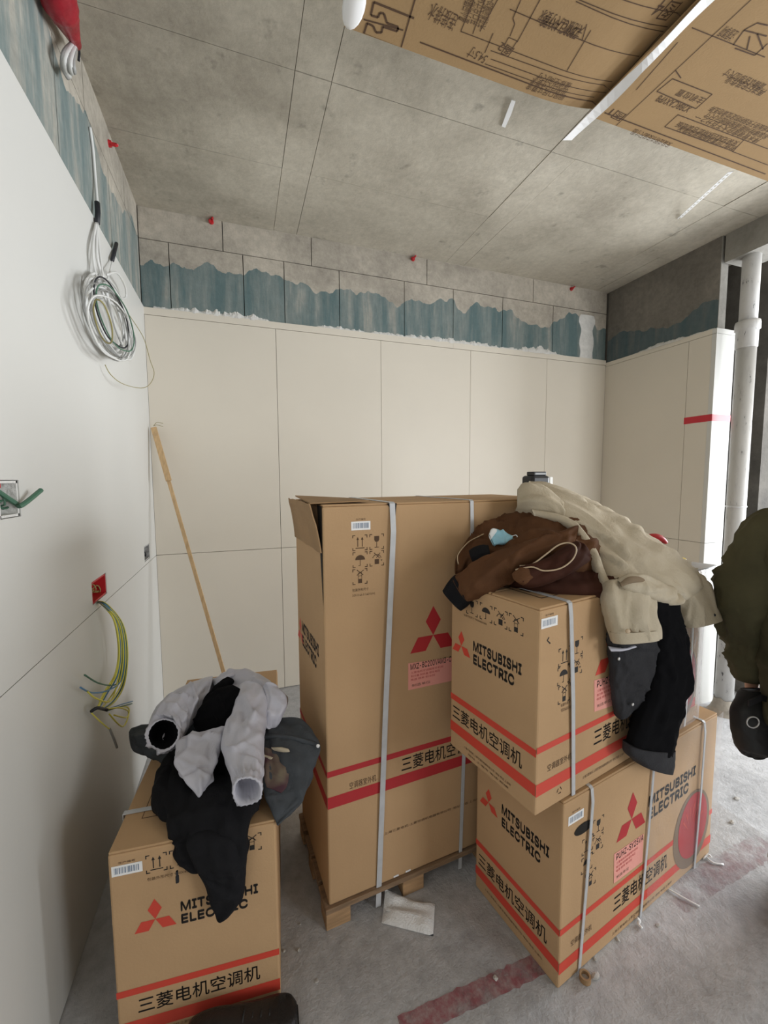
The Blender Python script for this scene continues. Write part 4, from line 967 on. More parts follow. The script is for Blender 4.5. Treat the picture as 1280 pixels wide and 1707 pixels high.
# ------------------------------------------------------------------ cloth helpers
def ridged(x, y, s):
    n = noise.noise(Vector((x, y, s))); return 1 - min(1.0, abs(n) * 2.2)
def loft(name, stations, mat, parent, rings=56, seg=60, wr=.006, fa=9.0, fb=5.0, seed=0.0, sup=.75, caps=(True, True), lining=None, skew=.6, gather=None, label=None, drape=None):
    """closed cloth volume through stations (L, R, thickness): L and R are the two silhouette points of the section.
    wr = wrinkle depth; fa / fb = wrinkle frequency along / around; gather=(from, depth, count) = elastic ruffles near the end"""
    rows = []
    for Lp, Rp, th in stations: rows.append((*Lp, *Rp, th))
    rows = catmull(rows, rings); C = [(Vector(r[0:3]) + Vector(r[3:6])) / 2 for r in rows]
    V = []; n = len(rows); length = sum((C[i + 1] - C[i]).length for i in range(n - 1)) or .1; acc = 0
    half = max((Vector(r[3:6]) - Vector(r[0:3])).length for r in rows) / 2; rf = random.Random(int(seed * 13) + 5)
    def make_folds():
        out = []
        for _ in range(int(6 + 900 * min(.1, length * half * 1.6))):
            if drape:                                  # long soft folds running with the cloth
                ang = rf.gauss(drape[0], .16); out.append((rf.uniform(0, length), rf.uniform(-half, half), math.cos(ang), math.sin(ang), 1 / (rf.uniform(.3, .7) * length * drape[1]), 1 / rf.uniform(.005, .014), wr * rf.choice((1, 1, -1)) * rf.uniform(.3, 1.0)))
                if len(out) > 26: break
                continue
            ang = rf.gauss(skew * .5, .55) if rf.random() < .72 else rf.uniform(0, PI)
            out.append((rf.uniform(0, length), rf.uniform(-half, half), math.cos(ang), math.sin(ang), 1 / (rf.uniform(.25, .6) * max(.05, min(length, half * 2.2))), 1 / rf.uniform(.0035, .0125), wr * rf.choice((1, 1, -.8)) * rf.uniform(.35, 1.0)))
        return out
    folds_a, folds_b = make_folds(), make_folds()
    for i, r in enumerate(rows):
        Lp, Rp, th = Vector(r[0:3]), Vector(r[3:6]), max(r[6], .002); c = C[i]; a = (Rp - Lp) / 2
        t = (C[min(i + 1, n - 1)] - C[max(i - 1, 0)]).normalized(); nn = a.cross(t)
        if nn.length < 1e-6: nn = c_fwd.copy()
        nn.normalize()
        if i == 0:
            if nn.dot(c - EYE) > 0: nn = -nn                   # starts towards the viewer's side
        elif nn.dot(prev_n) < 0: nn = -nn                      # and keeps turning smoothly
        prev_n = nn
        if i: acc += (C[i] - C[i - 1]).length
        s_ = acc; fade = min(1, i / 3, (n - 1 - i) / 2 + .25); wid = a.length
        for k in range(seg):
            ph = 2 * PI * k / seg; cx_, sx_ = math.cos(ph), math.sin(ph)
            ex = math.copysign(abs(cx_) ** sup, cx_); ey = math.copysign(abs(sx_) ** sup, sx_)
            arc = math.atan2(sx_, cx_) * wid
            arc = ex * wid; w = 0.0
            for (fs, fq, ca, sa, il, isg, am) in (folds_a if sx_ >= 0 else folds_b):
                du = s_ - fs; dv = arc - fq; al = (du * ca + dv * sa) * il
                if abs(al) > 1.5: continue
                pe = (dv * ca - du * sa) * isg
                if abs(pe) < 2.6: w += am * math.exp(-pe * pe) * math.exp(-al ** 4)
            w = w * fade * (.12 + .88 * abs(sx_) ** .8) + wr * .5 * fade * noise.noise(Vector((s_ * fa * 1.6, math.cos(ph) * fb * wid * 6 + (0 if sx_ >= 0 else 7), seed + 5)))
            if gather and i / (n - 1) > gather[0]:
                gq = (i / (n - 1) - gather[0]) / (1 - gather[0]); w += gather[1] * math.sin(ph * gather[2] + 1.5 * math.sin(ph * 3)) * math.sin(PI * min(1, gq * 1.15) * .85)
            d = (a * ex * .9 / max(a.length, 1e-5) + nn * ey).normalized()
            V.append(c + a * ex + nn * (th * ey) + d * w)
    F_ = []; fm = []
    for i in range(n - 1):
        for k in range(seg): F_.append((i * seg + k, i * seg + (k + 1) % seg, (i + 1) * seg + (k + 1) % seg, (i + 1) * seg + k)); fm.append(0)
    def inward(i_end, step):
        base = i_end * seg; t = (C[i_end] - C[i_end + step]).normalized(); last = [base + k for k in range(seg)]
        for q, (sc, dp) in enumerate(((.88, .0015), (.78, -.02), (.6, -.06), (.3, -.075))):
            cur = []
            for k in range(seg): V.append(C[i_end] + (V[base + k] - C[i_end]) * sc + t * dp); cur.append(len(V) - 1)
            for k in range(seg):
                F_.append((last[k], last[(k + 1) % seg], cur[(k + 1) % seg], cur[k])); fm.append(1 if q else 0)
            last = cur
        F_.append(tuple(last)); fm.append(1)
    if caps[0] == 'open': inward(0, 1)
    elif caps[0]: F_.append(tuple(range(seg))); fm.append(0)
    if caps[1] == 'open': inward(n - 1, -1)
    elif caps[1]: F_.append(tuple((n - 1) * seg + k for k in range(seg))); fm.append(0)
    return mesh(name, V, F_, mat, parent, smooth=True, mats=[mat, lining or mat], fmat=fm, label=label)
def S(lx, ly, ld, rx, ry, rd, th): return (at(lx, ly, ld), at(rx, ry, rd), th)
def wire(name, pts, r, mat, parent, n=40): return G().tube(curve(pts, n), r, 6).out(name, mat, parent, smooth=True)
def disc(name, c, nrm, r, th, mat, parent):
    nrm = Vector(nrm).normalized(); return G().tube([c, c + nrm * th * .6, c + nrm * th], [r, r, r * .8], 14).out(name, mat, parent, smooth=True)

# ------------------------------------------------------------------ clothes on the left carton
# slate work trousers lying at the back, with a camouflage lined side hanging over
wt = thing('work_trousers', 'slate grey work trousers with camouflage lining on the left carton', 'trousers', left.on_top(400, 1230))
loft('trouser_leg', [S(225, 1212, 1.52, 232, 1255, 1.47, .03), S(260, 1205, 1.5, 262, 1268, 1.42, .045), S(310, 1195, 1.5, 310, 1285, 1.38, .055), S(380, 1190, 1.5, 380, 1300, 1.36, .06), S(440, 1190, 1.46, 440, 1290, 1.36, .05), S(500, 1215, 1.40, 490, 1270, 1.37, .03)], 'slate_cloth', wt, wr=.012, seed=2)
loft('hanging_panel', [S(432, 1215, 1.38, 508, 1206, 1.36, .03), S(436, 1235, 1.28, 533, 1240, 1.28, .010), S(440, 1275, 1.22, 521, 1285, 1.23, .010), S(440, 1320, 1.18, 503, 1335, 1.18, .010), S(452, 1350, 1.155, 487, 1354, 1.155, .010), S(461, 1374, 1.14, 464, 1376, 1.14, .006)], 'slate_cloth', wt, wr=.008, seed=4, fa=14)
loft('lining_panel', [S(441, 1246, 1.245, 489, 1262, 1.245, .004), S(441, 1270, 1.215, 484, 1282, 1.215, .006), S(440, 1295, 1.19, 478, 1310, 1.19, .006), S(444, 1312, 1.175, 468, 1322, 1.175, .004)], 'camo_cloth', wt, wr=.005, seed=6, label='camouflage patterned lining')
loft('label_patch', [S(452, 1246, 1.235, 458, 1251, 1.235, .002), S(468, 1246, 1.232, 472, 1254, 1.232, .002), S(481, 1249, 1.232, 483, 1253, 1.232, .002)], 'beige_cloth', wt, rings=10, seg=12, wr=.002)
loft('label_patch', [S(440, 1258, 1.225, 441, 1262, 1.225, .002), S(455, 1263, 1.222, 452, 1266, 1.222, .002)], 'beige_cloth', wt, rings=6, seg=10, wr=.001)
disc('snap_button', at(530, 1243, 1.262), -c_fwd, .0055, .004, 'label_white', wt)
loft('waistband', [S(434, 1226, 1.29, 434, 1234, 1.285, .006), S(480, 1225, 1.28, 480, 1233, 1.275, .007), S(531, 1238, 1.275, 530, 1246, 1.27, .006)], 'slate_cloth', wt, wr=.002, rings=20, seg=20)

# black sweatshirt hanging down the front of the left carton
bs = thing('black_sweatshirt', 'black sweatshirt hanging down the front of the left carton', 'sweatshirt', left.on_top(350, 1340))
lf = lambda x, y, o: left.on_long(x, y, o)
loft('sweatshirt_body', [S(300, 1235, 1.42, 410, 1225, 1.42, .05), S(275, 1275, 1.36, 420, 1275, 1.34, .055), S(262, 1310, 1.26, 432, 1305, 1.25, .05), S(258, 1340, 1.17, 436, 1325, 1.18, .04), S(285, 1375, 1.115, 420, 1362, 1.12, .03), S(288, 1405, 1.095, 412, 1395, 1.10, .022), S(291, 1432, 1.085, 411, 1420, 1.09, .018), S(316, 1452, 1.080, 408, 1445, 1.085, .016)], 'black_cloth', bs, wr=.010, seed=8, fa=8, fb=7)
loft('sleeve', [(lf(318, 1385, .010), lf(408, 1382, .010), .010), (lf(312, 1408, .028), lf(412, 1400, .028), .022), (lf(325, 1440, .032), lf(411, 1430, .03), .027), (lf(340, 1470, .03), lf(409, 1465, .03), .025), (lf(352, 1500, .027), lf(404, 1494, .027), .022), (lf(361, 1526, .025), lf(384, 1519, .025), .016)], 'black_cloth', bs, wr=.007, seed=9, fa=12, fb=6, caps=(True, 'open'), lining='black_soft')
loft('side_fold', [S(262, 1290, 1.28, 300, 1290, 1.28, .03), S(252, 1330, 1.19, 300, 1335, 1.19, .03), S(256, 1352, 1.15, 305, 1365, 1.13, .022), S(280, 1368, 1.13, 305, 1378, 1.12, .012)], 'black_cloth', bs, wr=.006, seed=10)
z_ = G(); p0 = lf(295, 1452, .022); z_.tube([p0, p0 + Vector((0, 0, -.012))], .003, 8); z_.out('zip_cord', 'cable_black', bs)
p1 = p0 + Vector((0, -.001, -.012)); G().bbox((p1.x - .004, p1.y - .003, p1.z - .020), (p1.x + .004, p1.y + .003, p1.z), .0015, 1).out('zip_pull', 'charcoal_cloth', bs)

# pale grey nylon jacket with black lining, tossed on top
gj = thing('nylon_jacket', 'pale grey nylon jacket with black lining on the left carton', 'jacket', left.on_top(370, 1250, .05))
loft('back_panel', [S(338, 1150, 1.56, 345, 1210, 1.46, .04), S(375, 1130, 1.58, 375, 1215, 1.44, .06), S(410, 1122, 1.56, 410, 1215, 1.42, .07), S(445, 1130, 1.52, 440, 1215, 1.40, .06), S(476, 1160, 1.45, 455, 1205, 1.40, .035)], 'grey_nylon', gj, wr=.015, seed=12, fa=9, fb=6)
loft('black_lining', [S(325, 1205, 1.37, 335, 1225, 1.345, .015), S(336, 1180, 1.39, 378, 1216, 1.33, .03), S(352, 1160, 1.41, 392, 1200, 1.34, .035), S(375, 1146, 1.42, 403, 1165, 1.37, .025), S(388, 1142, 1.42, 403, 1150, 1.39, .012)], 'black_soft', gj, wr=.006, seed=13, label='black inner lining')
loft('black_lining', [S(338, 1192, 1.40, 346, 1197, 1.38, .012), S(342, 1165, 1.42, 360, 1178, 1.39, .018), S(362, 1142, 1.45, 376, 1152, 1.42, .016), S(378, 1130, 1.48, 390, 1134, 1.46, .008)], 'black_soft', gj, wr=.004, seed=14, label='black inner lining')
loft('left_sleeve', [S(352, 1128, 1.52, 330, 1195, 1.42, .055), S(318, 1140, 1.48, 318, 1210, 1.38, .058), S(285, 1160, 1.42, 306, 1226, 1.33, .056), S(262, 1178, 1.36, 300, 1238, 1.29, .052), S(251, 1200, 1.31, 294, 1244, 1.26, .046), S(252, 1208, 1.29, 293, 1240, 1.245, .042)], 'grey_nylon', gj, wr=.010, seed=15, fa=10, sup=.95, gather=(.62, .0022, 22), caps=(True, 'open'), lining='black_soft')
loft('right_sleeve', [S(396, 1150, 1.44, 446, 1160, 1.42, .045), S(386, 1190, 1.33, 445, 1195, 1.32, .045), S(371, 1230, 1.24, 439, 1225, 1.24, .042), S(374, 1265, 1.185, 440, 1255, 1.185, .042), S(383, 1285, 1.135, 439, 1283, 1.135, .038), S(388, 1302, 1.095, 436, 1301, 1.095, .034), S(387, 1319, 1.05, 437, 1319, 1.05, .036)], 'grey_nylon', gj, wr=.011, seed=17, fa=10, sup=.92, gather=(.66, .003, 20), caps=(True, 'open'), lining='grey_nylon')
loft('front_flap', [S(296, 1234, 1.27, 388, 1213, 1.30, .012), S(292, 1255, 1.22, 372, 1240, 1.25, .015), S(294, 1278, 1.185, 360, 1272, 1.20, .014), S(310, 1303, 1.155, 350, 1300, 1.16, .012), S(330, 1329, 1.135, 333, 1330, 1.135, .005)], 'grey_nylon', gj, wr=.012, seed=19, fa=10, fb=8)
loft('hem_band', [S(320, 1222, 1.315, 322, 1230, 1.305, .006), S(350, 1222, 1.305, 350, 1231, 1.295, .007), S(380, 1213, 1.305, 382, 1221, 1.295, .007), S(393, 1190, 1.32, 399, 1194, 1.315, .006), S(402, 1165, 1.36, 408, 1168, 1.355, .006), S(403, 1150, 1.39, 410, 1152, 1.385, .005)], 'grey_nylon', gj, wr=.002, rings=36, seg=16)
loft('hem_band', [S(352, 1182, 1.375, 356, 1187, 1.37, .005), S(340, 1172, 1.40, 345, 1172, 1.395, .006), S(354, 1150, 1.43, 359, 1153, 1.425, .006), S(372, 1130, 1.47, 376, 1134, 1.465, .006), S(388, 1122, 1.50, 392, 1126, 1.495, .005)], 'grey_nylon', gj, wr=.002, rings=30, seg=14)
loft('shoulder_fold', [S(440, 1150, 1.42, 462, 1150, 1.42, .03), S(440, 1170, 1.37, 478, 1168, 1.39, .03), S(436, 1190, 1.34, 470, 1195, 1.36, .028), S(432, 1205, 1.32, 452, 1222, 1.33, .02)], 'grey_nylon', gj, wr=.010, seed=21, fa=16)

# ------------------------------------------------------------------ clothes on the right stack
# black jacket hanging down the long side of the upper carton
bj = thing('black_jacket', 'black jacket hanging down the side of the upper right carton', 'jacket', up.on_top(1040, 985))
ul = lambda x, y, o: up.on_long(x, y, o)
loft('jacket_body', [S(842, 958, 1.33, 850, 975, 1.27, .02), S(900, 930, 1.40, 915, 985, 1.20, .035), S(960, 930, 1.45, 985, 1000, 1.19, .045), S(1010, 945, 1.45, 1030, 1005, 1.21, .045), S(1060, 960, 1.45, 1080, 1020, 1.25, .05), S(1110, 975, 1.45, 1122, 1015, 1.33, .03)], 'brown_dark', bj, wr=.012, seed=31)
loft('grey_sleeve', [(ul(1016, 1000, .035), ul(1085, 1005, .06), .03), (ul(1016, 1045, .03), ul(1092, 1050, .055), .028), (ul(1016, 1082, .026), ul(1091, 1080, .05), .024), (ul(1018, 1125, .024), ul(1085, 1130, .045), .021), (ul(1022, 1165, .021), ul(1074, 1164, .038), .018), (ul(1030, 1197, .018), ul(1044, 1192, .026), .012)], 'charcoal_cloth', bj, wr=.007, seed=32, fa=9, fb=5)
loft('long_sleeve', [(ul(1072, 1000, .06), ul(1122, 1000, .05), .035), (ul(1082, 1045, .06), ul(1132, 1050, .05), .038), (ul(1088, 1090, .058), ul(1137, 1090, .05), .038), (ul(1083, 1135, .055), ul(1142, 1135, .05), .037), (ul(1068, 1185, .052), ul(1130, 1185, .05), .035), (ul(1055, 1220, .050), ul(1121, 1225, .048), .033), (ul(1046, 1249, .048), ul(1117, 1255, .046), .033)], 'black_soft', bj, wr=.006, seed=33, fa=8)
loft('cuff', [(ul(1045, 1240, .050), ul(1118, 1246, .047), .035), (ul(1046, 1256, .049), ul(1116, 1264, .046), .036), (ul(1056, 1266, .049), ul(1114, 1276, .045), .036), (ul(1062, 1272, .048), ul(1112, 1284, .045), .036)], 'charcoal_cloth', bj, wr=.002, rings=14, caps=(True, 'open'), lining='black_soft', label='charcoal cuff')
for x, y, o in ((1031, 1098, .052), (1054, 1174, .050)): disc('snap_button', ul(x, y, o), -up.v, .005, .003, 'steel', bj)
loft('strip_edge', [(ul(1015, 1079, .035), ul(1017, 1084, .035), .008), (ul(1040, 1080, .055), ul(1040, 1084, .055), .006), (ul(1060, 1074, .06), ul(1060, 1078, .06), .005)], 'grey_nylon', bj, rings=14, seg=12, wr=.001)

# brown jacket heaped on the upper carton, knitted cuff over the corner
br = thing('brown_jacket', 'brown jacket heaped on the upper right carton with black cuffs', 'jacket', up.on_top(870, 970))
loft('jacket_body', [S(760, 930, 1.42, 760, 954, 1.37, .02), S(785, 903, 1.50, 790, 955, 1.36, .05), S(825, 880, 1.53, 835, 962, 1.32, .07), S(870, 868, 1.54, 870, 966, 1.28, .085), S(910, 865, 1.54, 915, 968, 1.25, .09), S(950, 876, 1.53, 950, 968, 1.25, .08), S(978, 910, 1.48, 985, 962, 1.27, .06), S(990, 935, 1.42, 1002, 960, 1.30, .03)], 'brown_cloth', br, wr=.011, seed=41, fa=7, fb=6)
loft('sleeve', [S(958, 884, 1.36, 950, 925, 1.27, .045), S(920, 897, 1.32, 905, 938, 1.24, .045), S(866, 918, 1.29, 862, 952, 1.215, .042), S(806, 937, 1.29, 818, 978, 1.21, .038), S(770, 952, 1.31, 790, 998, 1.25, .034), S(757, 962, 1.31, 782, 1003, 1.27, .030)], 'brown_cloth', br, wr=.007, seed=43, fa=9, fb=4)
loft('ribbed_cuff', [S(760, 958, 1.312, 786, 1001, 1.268, .030), S(749, 969, 1.312, 779, 1010, 1.278, .027), S(738, 984, 1.312, 769, 1018, 1.288, .025)], 'black_cloth', br, rings=16, wr=.001, gather=(.0, .0012, 30), caps=(True, 'open'), lining='black_soft', label='black ribbed cuff')
loft('second_cuff', [S(812, 912, 1.34, 816, 938, 1.30, .025), S(795, 914, 1.34, 800, 940, 1.30, .026), S(784, 920, 1.345, 790, 940, 1.31, .02)], 'black_cloth', br, rings=14, wr=.003)
loft('collar_fold', [S(856, 956, 1.21, 860, 968, 1.195, .005), S(866, 947, 1.203, 870, 975, 1.175, .02), S(885, 942, 1.20, 890, 978, 1.165, .03), S(915, 930, 1.21, 925, 968, 1.17, .035), S(940, 912, 1.22, 952, 955, 1.18, .04), S(955, 905, 1.24, 975, 940, 1.22, .035)], 'brown_dark', br, wr=.008, seed=45, label='dark inside of the collar')
q = lambda x, y, d: at(730 + x * .2266, 850 + y * .2267, d)
wire('zipper_edge', [q(570, 440, 1.175), q(690, 420, 1.16), q(780, 448, 1.15), q(900, 430, 1.145), q(985, 370, 1.15), q(1018, 300, 1.16), q(1000, 258, 1.17), q(950, 242, 1.18), q(880, 262, 1.18), q(790, 330, 1.18), q(690, 400, 1.18), q(600, 412, 1.19)], .0022, 'zipper', br, 60)
loft('inner_fold', [S(853, 957, 1.185, 856, 966, 1.175, .004), S(862, 950, 1.182, 866, 973, 1.163, .012), S(872, 946, 1.18, 876, 974, 1.16, .016), S(890, 950, 1.18, 888, 966, 1.165, .010)], 'brown_cloth', br, rings=16, wr=.003)
wire('zipper_edge', [q(150, 400, 1.345), q(148, 330, 1.36), q(220, 240, 1.40), q(300, 195, 1.42), q(380, 155, 1.44)], .0020, 'zipper', br, 24)
loft('pleat', [S(800, 905, 1.44, 806, 925, 1.39, .015), S(850, 896, 1.42, 853, 918, 1.36, .02), S(900, 888, 1.41, 900, 910, 1.35, .02), S(945, 885, 1.40, 948, 900, 1.36, .014)], 'brown_cloth', br, wr=.006, seed=47, rings=24)
# surgical mask on the brown jacket
mk = thing('face_mask', 'crumpled pale blue face mask lying on the brown jacket', 'mask', at(838, 905, 1.34))
loft('pleated_sheet', [S(815, 893, 1.345, 823, 909, 1.325, .006), S(822, 883, 1.36, 832, 908, 1.325, .012), S(838, 888, 1.36, 845, 905, 1.33, .010), S(853, 893, 1.355, 854, 899, 1.345, .006)], 'mask_blue', mk, wr=.006, fa=30, fb=14, rings=26, seg=30, seed=50)
loft('white_edge', [S(815, 891, 1.335, 818, 900, 1.33, .004), S(819, 882, 1.35, 824, 892, 1.34, .006), S(826, 882, 1.355, 829, 887, 1.35, .004)], 'mask_white', mk, rings=10, seg=14, wr=.002)
wire('ear_loop', [at(853, 894, 1.345), at(860, 892, 1.34), at(862, 896, 1.335), at(856, 899, 1.335)], .0016, 'mask_white', mk, 14)

# beige work jacket sprawled from the tall carton over the upper carton
bg = thing('beige_jacket', 'beige work jacket sprawled from the tall carton over the upper carton', 'jacket', up.on_top(1020, 960))
loft('jacket_body', [S(880, 806, 1.60, 860, 848, 1.47, .03), S(905, 812, 1.60, 885, 864, 1.44, .045), S(940, 828, 1.58, 925, 870, 1.42, .05), S(980, 852, 1.56, 958, 890, 1.38, .055), S(1025, 880, 1.53, 985, 930, 1.32, .065), S(1070, 908, 1.51, 1008, 968, 1.25, .075), S(1112, 932, 1.50, 1030, 1000, 1.21, .075), S(1145, 958, 1.49, 1080, 1012, 1.23, .06), S(1160, 980, 1.47, 1125, 1008, 1.33, .035)], 'beige_cloth', bg, rings=70, seg=56, wr=.020, seed=61, fa=3.2, fb=4, skew=1.2, drape=(.05, .8))
loft('collar_roll', [S(862, 818, 1.50, 862, 850, 1.46, .025), S(876, 812, 1.51, 884, 856, 1.43, .04), S(900, 822, 1.50, 915, 856, 1.41, .035), S(930, 842, 1.47, 938, 864, 1.40, .022)], 'beige_cloth', bg, wr=.008, seed=62, fa=6, drape=(.2, .9))
loft('front_edge', [S(885, 850, 1.42, 890, 862, 1.405, .014), S(925, 857, 1.39, 925, 870, 1.375, .015), S(958, 872, 1.36, 952, 884, 1.345, .016), S(985, 905, 1.31, 973, 912, 1.30, .016), S(1000, 940, 1.26, 988, 945, 1.25, .016), S(1015, 975, 1.21, 1003, 980, 1.20, .016), S(1022, 1000, 1.19, 1010, 1005, 1.185, .012)], 'beige_cloth', bg, wr=.004, seed=63, rings=40, seg=24)
loft('front_sleeve', [S(1006, 970, 1.20, 1085, 990, 1.225, .04), S(1007, 995, 1.17, 1080, 1012, 1.20, .036), S(1012, 1022, 1.155, 1080, 1025, 1.185, .032), S(1018, 1048, 1.15, 1087, 1045, 1.18, .029), S(1024, 1072, 1.145, 1093, 1065, 1.175, .026)], 'beige_cloth', bg, wr=.011, seed=64, fa=6, fb=4, drape=(.0, .9), caps=(True, 'open'), lining='beige_lining')
loft('cuff_band', [S(1020, 1054, 1.144, 1091, 1050, 1.174, .030), S(1025, 1073, 1.140, 1094, 1066, 1.170, .029)], 'beige_cloth', bg, rings=8, seg=40, wr=.001, caps=(True, 'open'), lining='beige_lining')
disc('button', at(1046, 1052, 1.117), -c_fwd, .0065, .004, 'zipper', bg)
loft('pocket_fold', [S(1028, 970, 1.185, 1040, 984, 1.165, .014), S(1045, 958, 1.19, 1050, 988, 1.16, .022), S(1075, 962, 1.21, 1075, 995, 1.17, .026), S(1105, 975, 1.25, 1100, 1006, 1.21, .026), S(1122, 990, 1.29, 1118, 1008, 1.26, .016)], 'beige_cloth', bg, wr=.008, seed=66, fa=14)
loft('pocket_shadow', [S(1033, 972, 1.166, 1036, 978, 1.160, .006), S(1050, 962, 1.164, 1054, 972, 1.154, .008), S(1070, 964, 1.174, 1070, 974, 1.164, .007), S(1088, 980, 1.19, 1086, 986, 1.184, .004)], 'beige_lining', bg, rings=16, seg=20, wr=.002)
loft('far_sleeve', [S(1120, 938, 1.50, 1095, 985, 1.32, .05), S(1150, 958, 1.49, 1118, 1004, 1.36, .045), S(1168, 978, 1.48, 1130, 1015, 1.38, .042), S(1182, 1002, 1.465, 1139, 1030, 1.385, .036), S(1197, 1034, 1.45, 1148, 1047, 1.39, .030)], 'beige_cloth', bg, wr=.012, seed=67, fa=6, fb=4, drape=(.1, .9), caps=(True, 'open'), lining='beige_lining')
disc('button', at(1190, 1025, 1.40), -c_fwd, .005, .004, 'cable_black', bg)

# ------------------------------------------------------------------ small tools behind the jackets
lv = thing('laser_level', 'black laser level with white knob on the tall carton', 'tool', tall.on_top(905, 829) if False else (tall.F + tall.u * .905 + tall.v * .062 + Vector((0, 0, tall.H))))
b0 = tall.F + tall.u * .905 + tall.v * .062 + Vector((0, 0, tall.H))
def lb(name, a, b, mat, bev=.004): G().bbox([b0[i] + a[i] for i in range(3)], [b0[i] + b[i] for i in range(3)], bev, 2).out(name, mat, lv)
lb('base', (-.05, -.04, .0), (.05, .04, .018), 'tool_black'); lb('body', (-.045, -.035, .018), (.04, .035, .088), 'tool_black', .010); lb('head', (-.03, -.022, .088), (.032, .022, .104), 'tool_black', .003); lb('window_band', (-.024, -.0235, .092), (.026, -.018, .100), 'frame_grey', .001); lb('white_knob', (.040, -.03, .045), (.058, .005, .084), 'tool_white', .004)
G().cyl(b0 + Vector((-.02, -.035, .045)), b0 + Vector((-.02, -.042, .045)), .013, 16).out('lens', 'cable_grey', lv)
rp_ = up.F + up.u * .665 + up.v * .29 + Vector((0, 0, up.H))
rt = thing('red_tool', 'red plastic tool showing behind the beige jacket', 'tool', rp_)
G().tube(curve([at(1066, 904, 1.58), at(1080, 897, 1.58), at(1098, 897, 1.58), at(1111, 905, 1.58)], 12), [.006 + .010 * math.sin(PI * i / 11) for i in range(12)], 10).out('handle', 'red_plastic', rt, smooth=True)
pp = at(1088, 903, 1.58); G().bbox((pp.x - .03, pp.y - .02, up.z0 + up.H), (pp.x + .03, pp.y + .02, pp.z), .006, 2).out('base', 'tool_black', rt)
yp_ = at(1131, 935, 1.60); yt = thing('yellow_tape_roll', 'yellow tape roll lying behind the beige jacket', 'tape', (yp_.x, yp_.y, up.z0 + up.H))
zc_ = up.z0 + up.H; G().tube([(yp_.x, yp_.y, zc_), (yp_.x, yp_.y, zc_ + .004), (yp_.x, yp_.y, yp_.z + .008), (yp_.x, yp_.y, yp_.z + .012)], [.022, .025, .025, .022], 24).out('roll', 'yellow_plastic', yt, smooth=True)
G().cyl((yp_.x, yp_.y, yp_.z + .0115), (yp_.x, yp_.y, yp_.z + .0135), .012, 18).out('core', 'label_white', yt)

# ------------------------------------------------------------------ things on the floor
mb = thing('paper_mailer', 'crumpled white padded mailer lying on the floor by the pallet', 'mailer', at_z(680, 1530, 0))
c4 = [at_z(636, 1540, 0), at_z(722, 1562, 0), at_z(725, 1508, 0), at_z(642, 1496, 0)]; V = []; Fc = []; N = 14
for sgn in (0, 1):
    for j in range(N + 1):
        for i in range(N + 1):
            a, b = i / N, j / N; p = (c4[0].lerp(c4[1], a)).lerp(c4[3].lerp(c4[2], a), b); e = min(a, 1 - a, b, 1 - b); puff = .016 * min(1, e * 5) ** .6 * (1 + .6 * noise.noise(Vector((a * 4, b * 4, 1))))
            curl = .03 * max(0, (1 - a) * b - .45) * 1.8
            V.append((p.x, p.y, .003 + curl + (puff if sgn else 0)))
n0 = (N + 1) ** 2
for j in range(N):
    for i in range(N):
        q_ = (j * (N + 1) + i, j * (N + 1) + i + 1, (j + 1) * (N + 1) + i + 1, (j + 1) * (N + 1) + i); Fc.append(tuple(reversed(q_))); Fc.append(tuple(n0 + k for k in q_))
mesh('envelope', V, Fc, 'paper', mb, smooth=True)
zz = .021; G().strip([c4[0].lerp(c4[3], .38).lerp(c4[1].lerp(c4[2], .38), t) + Vector((0, 0, .016 + .006 * math.sin(PI * t))) for t in (.05, .3, .6, .95)], Vector((0, .004, 0)), Vector((0, 0, .0015))).out('flap_fold', 'paper', mb)

def floor_strip(name, a, b, w, mat, lab):
    A, B = at_z(*a, 0), at_z(*b, 0); d = (B - A).normalized(); s_ = Vector((-d.y, d.x, 0)); g = G(); N = 30; V = []; Fc = []
    for i in range(N + 1):
        p = A.lerp(B, i / N); e1 = w * (1 + .25 * noise.noise(Vector((i * .8, 1, 0)))); e2 = w * (1 + .25 * noise.noise(Vector((i * .8, 5, 0))))
        V += [(p - s_ * e1) + Vector((0, 0, .0012)), (p + s_ * e2) + Vector((0, 0, .0012))]
        if i: Fc.append((2 * i - 2, 2 * i, 2 * i + 1, 2 * i - 1))
    o = mesh(name, V, Fc, mat); tag(o, lab, 'marking'); return o
floor_strip('floor_marking', (668, 1716), (905, 1604), .028, 'red_marking', 'worn red line painted on the floor before the cartons')
floor_strip('floor_marking', (1120, 1502), (1280, 1405), .045, 'red_marking_faint', 'faint pink smear on the floor right of the cartons')
# narrow crack along the step edge
# scraps
rr = random.Random(8)
def tie(name, pts, r, lab, mat='label_white'):
    o = G().tube(curve([at_z(x, y, h) for x, y, h in pts], 16), r, 6).out(name, mat, smooth=True); tag(o, lab, 'strap end'); return o
tie('strap_offcut', [(1114, 1482, .004), (1135, 1494, .006), (1166, 1511, .004)], .0028, 'thin white strap offcut on the floor right of the cartons')
tie('strap_offcut', [(1062, 1530, .02), (1066, 1535, .012), (1064, 1540, .006), (1070, 1547, .005)], .0042, 'short white strap end under the middle strap of the lower carton')
tie('strap_offcut', [(1172, 1432, .005), (1180, 1424, .012), (1186, 1430, .008), (1176, 1426, .006), (1188, 1438, .005), (1206, 1441, .004)], .0030, 'curled white strap end at the far foot of the lower carton')
ro = thing('tape_core', 'small brown tape core on the floor by the front carton corner', 'tape core', at_z(975, 1634, 0))
c_ = at_z(975, 1634, 0); V = []; n = 22
V = [c_ + Vector((r * math.cos(2 * PI * k / n), r * math.sin(2 * PI * k / n), z)) for r, z in ((.016, .001), (.016, .018), (.011, .018), (.011, .001)) for k in range(n)]
